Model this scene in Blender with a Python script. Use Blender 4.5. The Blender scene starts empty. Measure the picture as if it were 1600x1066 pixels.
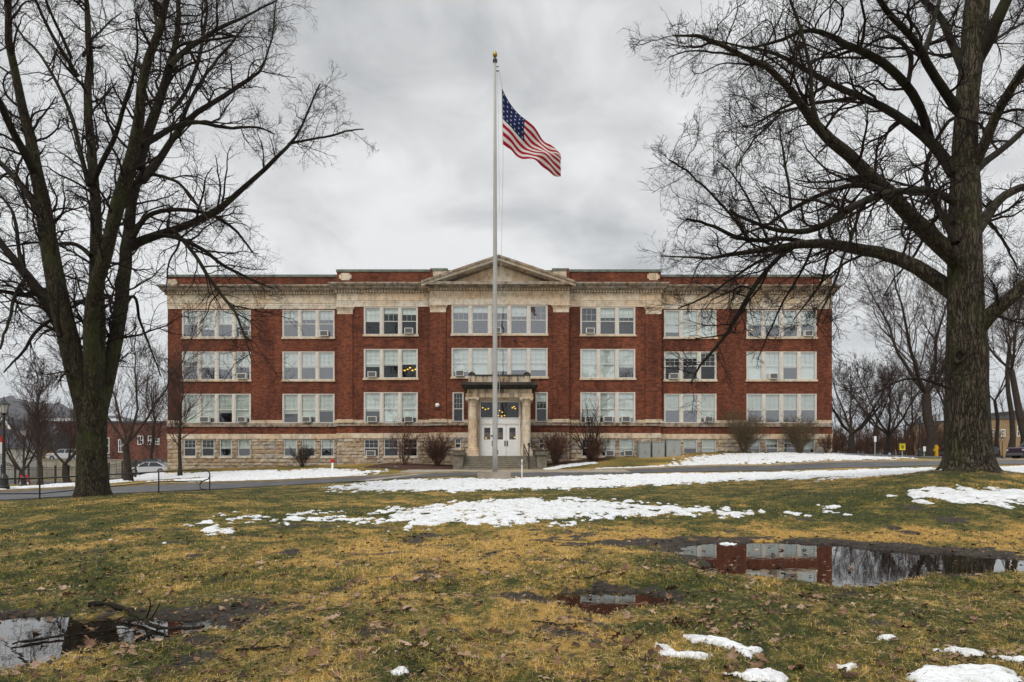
import bpy, math, random
import numpy as np
from mathutils import Vector, Matrix
R = math.radians
random.seed(7)
rng = np.random.default_rng(11)
S = bpy.context.scene
COL = S.collection

# ------------------------------------------------------------------ camera
EYE = 1.5; F = 1066.7; HY = 718.0       # eye height, focal length and horizon row in photo pixels
cd = bpy.data.cameras.new('camera'); cam = bpy.data.objects.new('camera', cd); COL.objects.link(cam)
cam.location = (0, 0, EYE); cam.rotation_euler = (R(90), 0, 0)
cd.sensor_width = 36; cd.lens = 24; cd.shift_y = (HY-533)/1600.0
cd.clip_start = 0.1; cd.clip_end = 12000
S.camera = cam

# ------------------------------------------------------------------ world
SUN_EL, SUN_AZ = 48, 205                 # azimuth clockwise from +Y
w = bpy.data.worlds.new("World"); S.world = w; w.use_nodes = True
nt = w.node_tree; nt.nodes.clear()
def N(nt, t, **k):
    n = nt.nodes.new(t)
    for a, b in k.items():
        if a in n.bl_rna.properties.keys() and a not in n.inputs: setattr(n, a, b)
        else: n.inputs[a].default_value = b
    return n
L = lambda nt, a, b: nt.links.new(a, b)
out = N(nt, 'ShaderNodeOutputWorld'); bg = N(nt, 'ShaderNodeBackground'); bg.inputs['Strength'].default_value = 0.1
sky = N(nt, 'ShaderNodeTexSky'); sky.sky_type = 'NISHITA'; sky.sun_disc = False
sky.sun_elevation = R(SUN_EL); sky.sun_rotation = R(SUN_AZ); sky.air_density = 1; sky.dust_density = 3
tc = N(nt, 'ShaderNodeTexCoord'); sx = N(nt, 'ShaderNodeSeparateXYZ'); L(nt, tc.outputs['Generated'], sx.inputs[0])
def M(op, a, b=None, c=None, nt=nt, clamp=False):
    n = nt.nodes.new('ShaderNodeMath'); n.operation = op; n.use_clamp = clamp
    for i, v in enumerate((a, b, c)):
        if v is None: continue
        if isinstance(v, (int, float)): n.inputs[i].default_value = v
        else: nt.links.new(v, n.inputs[i])
    return n.outputs[0]
zc = M('MAXIMUM', sx.outputs[2], 0.0); den = M('ADD', zc, 0.32)
u = M('DIVIDE', sx.outputs[0], den); v = M('DIVIDE', sx.outputs[1], den)
cx = N(nt, 'ShaderNodeCombineXYZ'); L(nt, u, cx.inputs[0]); L(nt, v, cx.inputs[1]); cx.inputs[2].default_value = 3.1
n1 = N(nt, 'ShaderNodeTexNoise'); n1.inputs['Scale'].default_value = 1.9; n1.inputs['Detail'].default_value = 6; n1.inputs['Roughness'].default_value = 0.5; n1.inputs['Distortion'].default_value = 0.35
n2 = N(nt, 'ShaderNodeTexNoise'); n2.inputs['Scale'].default_value = 4.4; n2.inputs['Detail'].default_value = 8; n2.inputs['Roughness'].default_value = 0.58; n2.inputs['Distortion'].default_value = 0.5
L(nt, cx.outputs[0], n1.inputs['Vector']); L(nt, cx.outputs[0], n2.inputs['Vector'])
mixn = M('ADD', M('MULTIPLY', n1.outputs['Fac'], 0.68), M('MULTIPLY', n2.outputs['Fac'], 0.32))
# brightness falls a little with elevation inside the picture and rises again towards the zenith (overcast)
hzn = M('MULTIPLY', M('MAXIMUM', M('SUBTRACT', 0.34, zc), 0.0), 0.62)
el = M('ADD', M('ADD', M('MULTIPLY', zc, -0.16), hzn), mixn)
cr = N(nt, 'ShaderNodeValToRGB'); L(nt, el, cr.inputs[0])
e = cr.color_ramp.elements; e[0].position = 0.27; e[0].color = (0.36, 0.37, 0.38, 1); e[1].position = 0.53; e[1].color = (0.93, 0.935, 0.935, 1)
m1 = e = cr.color_ramp.elements.new(0.40); m1.color = (0.655, 0.662, 0.668, 1)
zen = M('MULTIPLY', M('SMOOTH_MIN', M('MAXIMUM', M('SUBTRACT', zc, 0.5), 0.0), 0.4, 0.1), 3.2)
gain = M('MULTIPLY', M('ADD', 1.0, zen), 10.0)
vm = N(nt, 'ShaderNodeVectorMath'); vm.operation = 'SCALE'; L(nt, cr.outputs[0], vm.inputs[0]); L(nt, gain, vm.inputs['Scale'])
mx = N(nt, 'ShaderNodeMixRGB'); mx.inputs[0].default_value = 0.96
L(nt, sky.outputs[0], mx.inputs[1]); L(nt, vm.outputs[0], mx.inputs[2]); L(nt, mx.outputs[0], bg.inputs[0]); L(nt, bg.outputs[0], out.inputs[0])

ld = bpy.data.lights.new('sun', 'SUN'); lo = bpy.data.objects.new('sun', ld); COL.objects.link(lo)
ld.energy = 1.5; ld.angle = R(18); ld.color = (1, 0.95, 0.88)
sd_ = Vector((math.sin(R(SUN_AZ))*math.cos(R(SUN_EL)), math.cos(R(SUN_AZ))*math.cos(R(SUN_EL)), math.sin(R(SUN_EL))))
lo.rotation_euler = sd_.to_track_quat('Z', 'Y').to_euler(); lo.location = (0, -20, 60)
vs = S.view_settings; vs.view_transform = 'Standard'; vs.look = 'None'; vs.gamma = 1; vs.exposure = 0.0; vs.use_curve_mapping = False

# ------------------------------------------------------------------ helpers
def at(px, py, D):
    return np.array([(px-800)*D/F, D, EYE+(HY-py)*D/F])
def tag(o, label=None, cat=None, group=None, kind=None):
    if label: o['label'] = label
    if cat: o['category'] = cat
    if group: o['group'] = group
    if kind: o['kind'] = kind
    return o
def empty(name, loc, label=None, cat=None, group=None, rz=0):
    o = bpy.data.objects.new(name, None); COL.objects.link(o); o.location = loc; o.rotation_euler.z = rz
    o.empty_display_size = 0.2
    return tag(o, label, cat, group)
def mesh_np(name, V, faces_flat, counts, mats, parent=None, mi=None, smooth=False, attrs=None):
    me = bpy.data.meshes.new(name); V = np.asarray(V, np.float32)
    me.vertices.add(len(V)); me.vertices.foreach_set('co', V.ravel())
    counts = np.asarray(counts, np.int32); ff = np.asarray(faces_flat, np.int32)
    me.loops.add(len(ff)); me.loops.foreach_set('vertex_index', ff)
    me.polygons.add(len(counts)); st = np.concatenate([[0], np.cumsum(counts)[:-1]]).astype(np.int32)
    me.polygons.foreach_set('loop_start', st); me.polygons.foreach_set('loop_total', counts)
    if mi is not None: me.polygons.foreach_set('material_index', np.asarray(mi, np.int32))
    me.polygons.foreach_set('use_smooth', np.full(len(counts), smooth))
    if not isinstance(mats, (list, tuple)): mats = [mats]
    for m in mats: me.materials.append(m)
    if attrs:
        for k, a in attrs.items():
            a = np.asarray(a, np.float32)
            if a.ndim == 1:
                at_ = me.attributes.new(k, 'FLOAT', 'POINT'); at_.data.foreach_set('value', a)
            else:
                at_ = me.attributes.new(k, 'FLOAT_COLOR', 'POINT'); at_.data.foreach_set('color', np.concatenate([a, np.ones((len(a), 1), np.float32)], 1).ravel())
    me.update(calc_edges=True)
    o = bpy.data.objects.new(name, me); COL.objects.link(o)
    if parent is not None:
        o.parent = parent
    return o
class MB:
    """collects shapes (world coordinates or local to an origin) into one mesh"""
    def __init__(s, o=(0, 0, 0)): s.v = []; s.f = []; s.m = []; s.o = np.array(o, float); s.sm = []
    def add(s, vs, fs, m=0):
        b = len(s.v); s.v += [tuple(np.array(p, float)-s.o) for p in vs]
        s.f += [[i+b for i in f] for f in fs]; s.m += [m]*len(fs); return s
    def box(s, x0, x1, y0, y1, z0, z1, m=0):
        return s.add([(x0,y0,z0),(x1,y0,z0),(x1,y1,z0),(x0,y1,z0),(x0,y0,z1),(x1,y0,z1),(x1,y1,z1),(x0,y1,z1)],
              [(0,3,2,1),(4,5,6,7),(0,1,5,4),(1,2,6,5),(2,3,7,6),(3,0,4,7)], m)
    def prism(s, poly, y0, y1, m=0):     # poly in xz (ccw seen from -y)
        n = len(poly); v = [(x, y0, z) for x, z in poly]+[(x, y1, z) for x, z in poly]
        f = [tuple(range(n)), tuple(range(2*n-1, n-1, -1))]+[(i, i+n, (i+1) % n+n, (i+1) % n) for i in range(n)]
        return s.add(v, f, m)
    def prismz(s, poly, z0, z1, m=0):
        n = len(poly); v = [(x, y, z0) for x, y in poly]+[(x, y, z1) for x, y in poly]
        f = [tuple(range(n-1, -1, -1)), tuple(range(n, 2*n))]+[(i, (i+1) % n, (i+1) % n+n, i+n) for i in range(n)]
        return s.add(v, f, m)
    def lathe(s, prof, cx, cy, seg=16, m=0, cap=True):   # prof: (r,z)
        v = []; n = len(prof)
        for r, z in prof:
            for k in range(seg):
                a = 2*math.pi*k/seg; v.append((cx+r*math.cos(a), cy+r*math.sin(a), z))
        f = [(i*seg+k, i*seg+(k+1) % seg, (i+1)*seg+(k+1) % seg, (i+1)*seg+k) for i in range(n-1) for k in range(seg)]
        if cap: f += [tuple(range(seg-1, -1, -1)), tuple(range((n-1)*seg, n*seg))]
        return s.add(v, f, m)
    def tube(s, pts, rad, seg=8, m=0):
        P = np.array(pts, float)[None]; r = np.array([rad]*len(pts) if np.isscalar(rad) else rad, float)[None]
        V, Fq = tube_arrays(P, r, seg)
        b = V.tolist(); n = len(pts)
        fs = Fq.tolist()+[list(range(seg-1, -1, -1)), list(range((n-1)*seg, n*seg))]
        return s.add(b, fs, m)
    def build(s, name, mats, parent=None, smooth=False):
        V = np.array(s.v); ff = [i for f in s.f for i in f]; c = [len(f) for f in s.f]
        o = mesh_np(name, V, ff, c, mats, parent, s.m, smooth)
        if parent is None: o.location = s.o
        return o
def tube_arrays(P, r, seg):
    M_, n = P.shape[:2]
    T = np.empty_like(P); T[:, 1:-1] = P[:, 2:]-P[:, :-2]; T[:, 0] = P[:, 1]-P[:, 0]; T[:, -1] = P[:, -1]-P[:, -2]
    T /= np.linalg.norm(T, axis=2, keepdims=True)+1e-9
    D = P[:, -1]-P[:, 0]; ref = np.zeros((M_, 3)); ref[np.arange(M_), np.argmin(np.abs(D), axis=1)] = 1
    A = np.cross(T, ref[:, None, :]); A /= np.linalg.norm(A, axis=2, keepdims=True)+1e-9
    B = np.cross(T, A)
    a = np.arange(seg)*2*np.pi/seg
    V = P[:, :, None, :]+r[:, :, None, None]*(np.cos(a)[None, None, :, None]*A[:, :, None, :]+np.sin(a)[None, None, :, None]*B[:, :, None, :])
    V = V.reshape(-1, 3)
    i = np.arange(M_)[:, None, None]*n*seg; j = np.arange(n-1)[None, :, None]*seg; k = np.arange(seg)[None, None, :]; k2 = (k+1) % seg
    Fq = np.stack([i+j+k, i+j+k2, i+j+seg+k2, i+j+seg+k], -1).reshape(-1, 4)
    return V, Fq
def tubes_obj(name, groups, mat, parent=None, o=(0, 0, 0), smooth=True):
    """groups: list of (P[M,n,3], r[M,n], seg)"""
    Vs = []; Fs = []; b = 0
    for P, r, seg in groups:
        V, Fq = tube_arrays(P, r, seg); Vs.append(V-np.array(o)); Fs.append(Fq+b); b += len(V)
    V = np.concatenate(Vs); Fq = np.concatenate(Fs)
    ob = mesh_np(name, V, Fq.ravel(), np.full(len(Fq), 4), mat, parent, None, smooth)
    if parent is None: ob.location = o
    return ob
# value noise
_perm = rng.random((256, 256))
def vnoise(x, y):
    xi = np.floor(x).astype(int); yi = np.floor(y).astype(int); fx = x-xi; fy = y-yi
    fx = fx*fx*(3-2*fx); fy = fy*fy*(3-2*fy)
    a = _perm[xi % 256, yi % 256]; b = _perm[(xi+1) % 256, yi % 256]; c = _perm[xi % 256, (yi+1) % 256]; d = _perm[(xi+1) % 256, (yi+1) % 256]
    return (a*(1-fx)+b*fx)*(1-fy)+(c*(1-fx)+d*fx)*fy
def fbm(x, y, s, o=4, g=0.5):
    t = 0; a = 1; n = 0
    for i in range(o):
        t = t+a*vnoise(x*s+i*17.3, y*s+i*31.7); n += a; a *= g; s *= 2.03
    return t/n
def sdf_poly(X, Y, poly):
    """signed distance, positive inside"""
    d = np.full(X.shape, 1e9); ins = np.zeros(X.shape, bool); n = len(poly)
    for i in range(n):
        x0, y0 = poly[i]; x1, y1 = poly[(i+1) % n]; ex, ey = x1-x0, y1-y0
        t = np.clip(((X-x0)*ex+(Y-y0)*ey)/(ex*ex+ey*ey+1e-12), 0, 1)
        d = np.minimum(d, (X-x0-t*ex)**2+(Y-y0-t*ey)**2)
        c = ((y0 > Y) != (y1 > Y)); xx = (x1-x0)*(Y-y0)/((y1-y0) if y1 != y0 else 1e-12)+x0
        ins ^= c & (X < xx)
    return np.where(ins, 1, -1)*np.sqrt(d)
def sstep(a, b, x):
    t = np.clip((x-a)/(b-a), 0, 1); return t*t*(3-2*t)

# ------------------------------------------------------------------ materials
def mat(name, col, rough=0.8, spec=0.3, metal=0, noise=0.0, nscale=3.0, col2=None, bump=0.0, bscale=20.0, obj=False):
    m = bpy.data.materials.new(name); m.use_nodes = True; t = m.node_tree; b = t.nodes['Principled BSDF']
    b.inputs['Roughness'].default_value = rough; b.inputs['Specular IOR Level'].default_value = spec; b.inputs['Metallic'].default_value = metal
    b.inputs['Base Color'].default_value = (*col, 1)
    geo = t.nodes.new('ShaderNodeNewGeometry') if not obj else t.nodes.new('ShaderNodeTexCoord')
    vec = geo.outputs['Position'] if not obj else geo.outputs['Object']
    if noise or col2:
        n = t.nodes.new('ShaderNodeTexNoise'); n.inputs['Scale'].default_value = nscale; n.inputs['Detail'].default_value = 7; n.inputs['Roughness'].default_value = 0.62
        L(t, vec, n.inputs['Vector'])
        r = t.nodes.new('ShaderNodeValToRGB'); L(t, n.outputs['Fac'], r.inputs[0])
        c2 = col2 or tuple(c*(1-noise) for c in col)
        r.color_ramp.elements[0].position = 0.35; r.color_ramp.elements[1].position = 0.65
        r.color_ramp.elements[0].color = (*c2, 1); r.color_ramp.elements[1].color = (*col, 1)
        L(t, r.outputs[0], b.inputs['Base Color'])
    if bump:
        n = t.nodes.new('ShaderNodeTexNoise'); n.inputs['Scale'].default_value = bscale; n.inputs['Detail'].default_value = 6
        L(t, vec, n.inputs['Vector']); bp = t.nodes.new('ShaderNodeBump'); bp.inputs['Strength'].default_value = bump; bp.inputs['Distance'].default_value = 0.05
        L(t, n.outputs['Fac'], bp.inputs['Height']); L(t, bp.outputs[0], b.inputs['Normal'])
    return m
def brick_mat(name, c1, c2, mortar, sc=1.0):
    m = bpy.data.materials.new(name); m.use_nodes = True; t = m.node_tree; b = t.nodes['Principled BSDF']; b.inputs['Roughness'].default_value = 0.85; b.inputs['Specular IOR Level'].default_value = 0.25
    g = t.nodes.new('ShaderNodeNewGeometry'); s = t.nodes.new('ShaderNodeSeparateXYZ'); L(t, g.outputs['Position'], s.inputs[0])
    c = t.nodes.new('ShaderNodeCombineXYZ'); L(t, M('ADD', s.outputs[0], s.outputs[1], nt=t), c.inputs[0]); L(t, s.outputs[2], c.inputs[1])
    k = t.nodes.new('ShaderNodeTexBrick'); L(t, c.outputs[0], k.inputs['Vector'])
    k.inputs['Color1'].default_value = (*c1, 1); k.inputs['Color2'].default_value = (*c2, 1); k.inputs['Mortar'].default_value = (*mortar, 1)
    k.inputs['Scale'].default_value = 1.0; k.inputs['Mortar Size'].default_value = 0.006*sc; k.inputs['Brick Width'].default_value = 0.23*sc; k.inputs['Row Height'].default_value = 0.078*sc; k.inputs['Bias'].default_value = -0.1
    n = t.nodes.new('ShaderNodeTexNoise'); n.inputs['Scale'].default_value = 2.2; n.inputs['Detail'].default_value = 9; n.inputs['Roughness'].default_value = 0.75
    mp = t.nodes.new('ShaderNodeMapping'); mp.inputs['Scale'].default_value = (1, 1, 2.4); L(t, g.outputs['Position'], mp.inputs[0]); L(t, mp.outputs[0], n.inputs['Vector'])
    r = t.nodes.new('ShaderNodeValToRGB'); L(t, n.outputs['Fac'], r.inputs[0]); r.color_ramp.elements[0].position = 0.38; r.color_ramp.elements[0].color = (0.42, 0.42, 0.45, 1); r.color_ramp.elements[1].position = 0.60; r.color_ramp.elements[1].color = (1.22, 1.18, 1.15, 1)
    x0 = t.nodes.new('ShaderNodeMixRGB'); x0.blend_type = 'MULTIPLY'; x0.inputs[0].default_value = 1; L(t, k.outputs[0], x0.inputs[1]); L(t, r.outputs[0], x0.inputs[2])
    n4 = t.nodes.new('ShaderNodeTexNoise'); n4.inputs['Scale'].default_value = .55; n4.inputs['Detail'].default_value = 7; n4.inputs['Roughness'].default_value = .65; m4 = t.nodes.new('ShaderNodeMapping'); m4.inputs['Scale'].default_value = (1.6, 1.6, .35); L(t, g.outputs['Position'], m4.inputs[0]); L(t, m4.outputs[0], n4.inputs['Vector'])
    r4 = t.nodes.new('ShaderNodeValToRGB'); L(t, n4.outputs['Fac'], r4.inputs[0]); r4.color_ramp.elements[0].position = .36; r4.color_ramp.elements[0].color = (.62, .60, .62, 1); r4.color_ramp.elements[1].position = .62; r4.color_ramp.elements[1].color = (1.22, 1.25, 1.25, 1)
    x = t.nodes.new('ShaderNodeMixRGB'); x.blend_type = 'MULTIPLY'; x.inputs[0].default_value = 1; L(t, x0.outputs[0], x.inputs[1]); L(t, r4.outputs[0], x.inputs[2]); L(t, x.outputs[0], b.inputs['Base Color'])
    bp = t.nodes.new('ShaderNodeBump'); bp.inputs['Strength'].default_value = 0.35; bp.inputs['Distance'].default_value = 0.01; L(t, k.outputs['Fac'], bp.inputs['Height']); bp.invert = True; L(t, bp.outputs[0], b.inputs['Normal'])
    return m
def stone_mat(name, col, bw, bh, dirt=0.5, streak=False):
    m = bpy.data.materials.new(name); m.use_nodes = True; t = m.node_tree; b = t.nodes['Principled BSDF']; b.inputs['Roughness'].default_value = 0.85; b.inputs['Specular IOR Level'].default_value = 0.25
    g = t.nodes.new('ShaderNodeNewGeometry'); s = t.nodes.new('ShaderNodeSeparateXYZ'); L(t, g.outputs['Position'], s.inputs[0])
    c = t.nodes.new('ShaderNodeCombineXYZ'); L(t, M('ADD', s.outputs[0], s.outputs[1], nt=t), c.inputs[0]); L(t, s.outputs[2], c.inputs[1])
    k = t.nodes.new('ShaderNodeTexBrick'); L(t, c.outputs[0], k.inputs['Vector'])
    k.inputs['Color1'].default_value = (*col, 1); k.inputs['Color2'].default_value = (col[0]*1.0, col[1]*0.86, col[2]*0.72, 1); k.inputs['Mortar'].default_value = tuple(x*0.45 for x in col)+(1,)
    k.inputs['Mortar Size'].default_value = 0.012; k.inputs['Brick Width'].default_value = bw; k.inputs['Row Height'].default_value = bh; k.inputs['Scale'].default_value = 1
    n = t.nodes.new('ShaderNodeTexNoise'); n.inputs['Scale'].default_value = 1.6; n.inputs['Detail'].default_value = 9; n.inputs['Roughness'].default_value = 0.7
    mp = t.nodes.new('ShaderNodeMapping'); mp.inputs['Scale'].default_value = (1.6, 1.6, 0.35 if streak else 1.2); L(t, g.outputs['Position'], mp.inputs[0]); L(t, mp.outputs[0], n.inputs['Vector'])
    r = t.nodes.new('ShaderNodeValToRGB'); L(t, n.outputs['Fac'], r.inputs[0]); d = 1-dirt
    r.color_ramp.elements[0].position = 0.34; r.color_ramp.elements[0].color = (d, d*0.97, d*0.93, 1); r.color_ramp.elements[1].position = 0.56; r.color_ramp.elements[1].color = (1.05, 1.05, 1.05, 1)
    x = t.nodes.new('ShaderNodeMixRGB'); x.blend_type = 'MULTIPLY'; x.inputs[0].default_value = 1; L(t, k.outputs[0], x.inputs[1]); L(t, r.outputs[0], x.inputs[2]); L(t, x.outputs[0], b.inputs['Base Color'])
    bp = t.nodes.new('ShaderNodeBump'); bp.inputs['Strength'].default_value = 0.4; bp.inputs['Distance'].default_value = 0.03; L(t, n.outputs['Fac'], bp.inputs['Height']); L(t, bp.outputs[0], b.inputs['Normal'])
    return m
def glass_mat(name, refl=0.22, tint=(0.90, 0.94, 0.95)):
    m = bpy.data.materials.new(name); m.use_nodes = True; t = m.node_tree; t.nodes.clear()
    o = t.nodes.new('ShaderNodeOutputMaterial'); mx = t.nodes.new('ShaderNodeMixShader'); tr = t.nodes.new('ShaderNodeBsdfTransparent'); gl = t.nodes.new('ShaderNodeBsdfGlossy')
    tr.inputs[0].default_value = (*tint, 1); gl.inputs['Roughness'].default_value = 0.02; gl.inputs['Color'].default_value = (0.92, 0.95, 1, 1)
    lw = t.nodes.new('ShaderNodeLayerWeight'); lw.inputs[0].default_value = 0.5
    f = M('ADD', M('MULTIPLY', lw.outputs['Fresnel'], 0.25, nt=t), refl-0.05, nt=t, clamp=True)
    g = t.nodes.new('ShaderNodeNewGeometry'); n = t.nodes.new('ShaderNodeTexNoise'); n.inputs['Scale'].default_value = 0.9; n.inputs['Detail'].default_value = 1
    L(t, g.outputs['Position'], n.inputs['Vector']); bp = t.nodes.new('ShaderNodeBump'); bp.inputs['Strength'].default_value = 0.12; bp.inputs['Distance'].default_value = 0.05; L(t, n.outputs['Fac'], bp.inputs['Height']); L(t, bp.outputs[0], gl.inputs['Normal'])
    L(t, f, mx.inputs[0]); L(t, tr.outputs[0], mx.inputs[1]); L(t, gl.outputs[0], mx.inputs[2]); L(t, mx.outputs[0], o.inputs[0])
    return m
def emit_mat(name, col, s):
    m = bpy.data.materials.new(name); m.use_nodes = True; b = m.node_tree.nodes['Principled BSDF']
    b.inputs['Base Color'].default_value = (*col, 1); b.inputs['Emission Color'].default_value = (*col, 1); b.inputs['Emission Strength'].default_value = s; return m
def bark_mat(name, c1, c2, moss=(0.06, 0.07, 0.02), mossa=0.5, vs=0.22, sc=9.0, bs=0.9):
    m = bpy.data.materials.new(name); m.use_nodes = True; t = m.node_tree; b = t.nodes['Principled BSDF']; b.inputs['Roughness'].default_value = 0.9; b.inputs['Specular IOR Level'].default_value = 0.2
    g = t.nodes.new('ShaderNodeNewGeometry'); mp = t.nodes.new('ShaderNodeMapping'); mp.inputs['Scale'].default_value = (1, 1, vs); L(t, g.outputs['Position'], mp.inputs[0])
    n = t.nodes.new('ShaderNodeTexNoise'); n.inputs['Scale'].default_value = sc; n.inputs['Detail'].default_value = 8; n.inputs['Roughness'].default_value = 0.65; n.inputs['Distortion'].default_value = 0.4; L(t, mp.outputs[0], n.inputs['Vector'])
    vo = t.nodes.new('ShaderNodeTexVoronoi'); vo.feature = 'DISTANCE_TO_EDGE'; vo.inputs['Scale'].default_value = sc*1.9
    dx = t.nodes.new('ShaderNodeMixRGB'); dx.inputs[0].default_value = 0.30; L(t, mp.outputs[0], dx.inputs[1]); L(t, n.outputs['Color'], dx.inputs[2]); L(t, dx.outputs[0], vo.inputs['Vector'])
    h = M('ADD', M('MULTIPLY', n.outputs['Fac'], 0.6, nt=t), M('MINIMUM', M('MULTIPLY', vo.outputs['Distance'], 3.0, nt=t), 0.5, nt=t), nt=t)
    r = t.nodes.new('ShaderNodeValToRGB'); L(t, h, r.inputs[0]); r.color_ramp.elements[0].position = 0.3; r.color_ramp.elements[0].color = (*tuple(x*0.25 for x in c2), 1); r.color_ramp.elements[1].position = 0.85; r.color_ramp.elements[1].color = (*c1, 1)
    mid = r.color_ramp.elements.new(0.55); mid.color = (*c2, 1)
    n2 = t.nodes.new('ShaderNodeTexNoise'); n2.inputs['Scale'].default_value = 1.3; n2.inputs['Detail'].default_value = 6; L(t, g.outputs['Position'], n2.inputs['Vector'])
    fa = M('MULTIPLY', M('MULTIPLY_ADD', n2.outputs['Fac'], 5.0, -2.4, nt=t, clamp=True), mossa, nt=t)
    x = t.nodes.new('ShaderNodeMixRGB'); L(t, fa, x.inputs[0]); L(t, r.outputs[0], x.inputs[1]); x.inputs[2].default_value = (*moss, 1); L(t, x.outputs[0], b.inputs['Base Color'])
    bp = t.nodes.new('ShaderNodeBump'); bp.inputs['Strength'].default_value = bs; bp.inputs['Distance'].default_value = 0.04; L(t, h, bp.inputs['Height']); L(t, bp.outputs[0], b.inputs['Normal'])
    return m
MT = {}
MT['brick'] = brick_mat('red brick', (0.215, 0.060, 0.024), (0.125, 0.036, 0.017), (0.12, 0.06, 0.045))
MT['lime'] = stone_mat('limestone', (0.66, 0.575, 0.455), 1.5, 5.0, 0.42)
MT['lime2'] = stone_mat('pale limestone', (0.72, 0.66, 0.565), 1.9, 5.0, 0.35)
MT['limed'] = stone_mat('stained limestone', (0.52, 0.45, 0.35), 1.3, 4.0, 0.92, True)
MT['cornice'] = stone_mat('weathered cornice stone', (0.36, 0.315, 0.26), 1.6, 6.0, 0.8)
MT['rock'] = stone_mat('rock faced stone', (0.50, 0.42, 0.32), 50, 50, 0.4)
MT['copper'] = mat('green copper', (0.19, 0.22, 0.185), 0.7, noise=0.5, nscale=2)
MT['frame'] = mat('cream window paint', (0.72, 0.67, 0.59), 0.6, noise=0.2, nscale=2)
MT['sash'] = mat('white sash paint', (0.66, 0.65, 0.61), 0.5)
MT['muntin'] = mat('grey muntin paint', (0.50, 0.52, 0.50), 0.5)
MT['blind'] = mat('white roller blind', (0.86, 0.90, 0.84), 0.9, noise=0.12, nscale=1.2)
MT['blind2'] = mat('cream roller blind', (0.68, 0.72, 0.62), 0.9, noise=0.12, nscale=1.2)
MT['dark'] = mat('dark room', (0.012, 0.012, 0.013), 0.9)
MT['glass'] = glass_mat('window glass', 0.16)
MT['glass2'] = glass_mat('hazy window glass', 0.26)
MT['glassd'] = glass_mat('dark window glass', 0.08)
MT['white'] = mat('white paint', (0.86, 0.86, 0.85), 0.45, noise=0.08)
MT['black'] = mat('black iron paint', (0.012, 0.012, 0.013), 0.4, 0.5)
MT['acw'] = mat('white enamel', (0.72, 0.72, 0.68), 0.5)
MT['grille'] = mat('grey grille', (0.13, 0.13, 0.13), 0.6)
MT['concrete'] = mat('concrete', (0.42, 0.37, 0.30), 0.9, noise=0.35, nscale=1.5, bump=0.3)
MT['tread'] = mat('lightened tread stone', (0.40, 0.36, 0.28), 0.9, noise=0.3, nscale=2.5)  # paler than the risers, painting in the light that treads catch
MT['stepc'] = mat('worn step stone', (0.20, 0.175, 0.135), 0.9, noise=0.5, nscale=2.5, bump=0.3)  # also on the step risers, where its darker tone stands in for shade
MT['kerb'] = mat('tan kerb concrete', (0.46, 0.36, 0.22), 0.9, noise=0.3, nscale=1.2)
MT['asphalt'] = mat('damp asphalt', (0.125, 0.125, 0.13), 0.6, 0.4, noise=0.55, nscale=1.3, bump=0.15, bscale=60)
MT['pole'] = mat('pale pole metal', (0.42, 0.41, 0.395), 0.45, 0.5, noise=0.15, nscale=1.0)
MT['brass'] = mat('gilded ball', (0.36, 0.24, 0.05), 0.3, metal=0.9)
MT['lampglass'] = mat('frosted lamp glass', (0.62, 0.60, 0.56), 0.3, 0.5)
MT['lampy'] = emit_mat('lit yellow lamp', (1.0, 0.55, 0.06), 1.6)
MT['barkL'] = bark_mat('ridged mossy bark', (0.075, 0.062, 0.036), (0.026, 0.021, 0.013), mossa=0.65)
MT['barkR'] = bark_mat('deep furrowed bark', (0.11, 0.088, 0.062), (0.034, 0.027, 0.018), mossa=0.5, vs=0.16, sc=8, bs=1.0)
MT['limb'] = bark_mat('dark limb bark', (0.034, 0.025, 0.017), (0.013, 0.009, 0.007), mossa=0.4, vs=0.6, sc=14, bs=0.5)
MT['twig'] = mat('twig bark', (0.026, 0.018, 0.015), 0.9, 0.1)
MT['btree'] = mat('grey brown bark', (0.060, 0.045, 0.034), 0.9, 0.1, noise=0.4, nscale=4)
MT['btwig'] = mat('distant twig bark', (0.060, 0.038, 0.031), 0.9, 0.1)
MT['shrub'] = mat('reddish shrub twigs', (0.095, 0.048, 0.031), 0.9, 0.1)
MT['shrubo'] = mat('olive shrub twigs', (0.11, 0.08, 0.045), 0.9, 0.1)
# ------------------------------------------------------------------ terrain
def zp(py, D): return EYE+(HY-py)*D/F
CP = []
for D in (2.5, 6, 9):
    for px in (-150, 400, 1000, 1800): CP.append((px, D, 0.05))
CP += [(px, 12, z) for px, z in ((-100, .10), (500, .08), (1100, .05), (1400, .05))]
CP += [(1650, 11.5, .06), (1600, 14, .32), (1300, 16, .28), (1150, 20, .30), (450, 20, .13), (780, 20, .12), (-50, 18, .14),
       (143, 23.4, zp(779, 23.4)), (30, 23, zp(786, 23)), (300, 23, zp(772, 23)), (1513, 21, zp(740, 21)), (1420, 20.5, .92), (1620, 20.5, .98), (1750, 21, 1.0), (1505, 17, .72), (1513, 24, 1.12),
       (1300, 35, .78), (1300, 25, .70), (1100, 30, .40), (1100, 38, .54), (780, 30, .20), (780, 37, .27), (773, 42, zp(748, 42)), (500, 30, .10), (330, 25, .15),
       (1560, 35, 1.02), (1700, 35, 1.1)]
ROADN = [(-250, 792, 23), (-120, 788, 24), (0, 783, 25), (140, 776, 26.8), (260, 769, 30), (330, 764.5, 32), (430, 760, 35.5), (500, 756.5, 38), (600, 750, 41.5), (680, 746, 43.2), (750, 743.5, 44), (900, 742, 45), (1000, 739.5, 45.6), (1100, 738, 46), (1200, 735.5, 46), (1300, 732.5, 46), (1400, 729.5, 46), (1480, 727.5, 46), (1600, 726, 46), (1800, 725, 46)]
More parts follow.
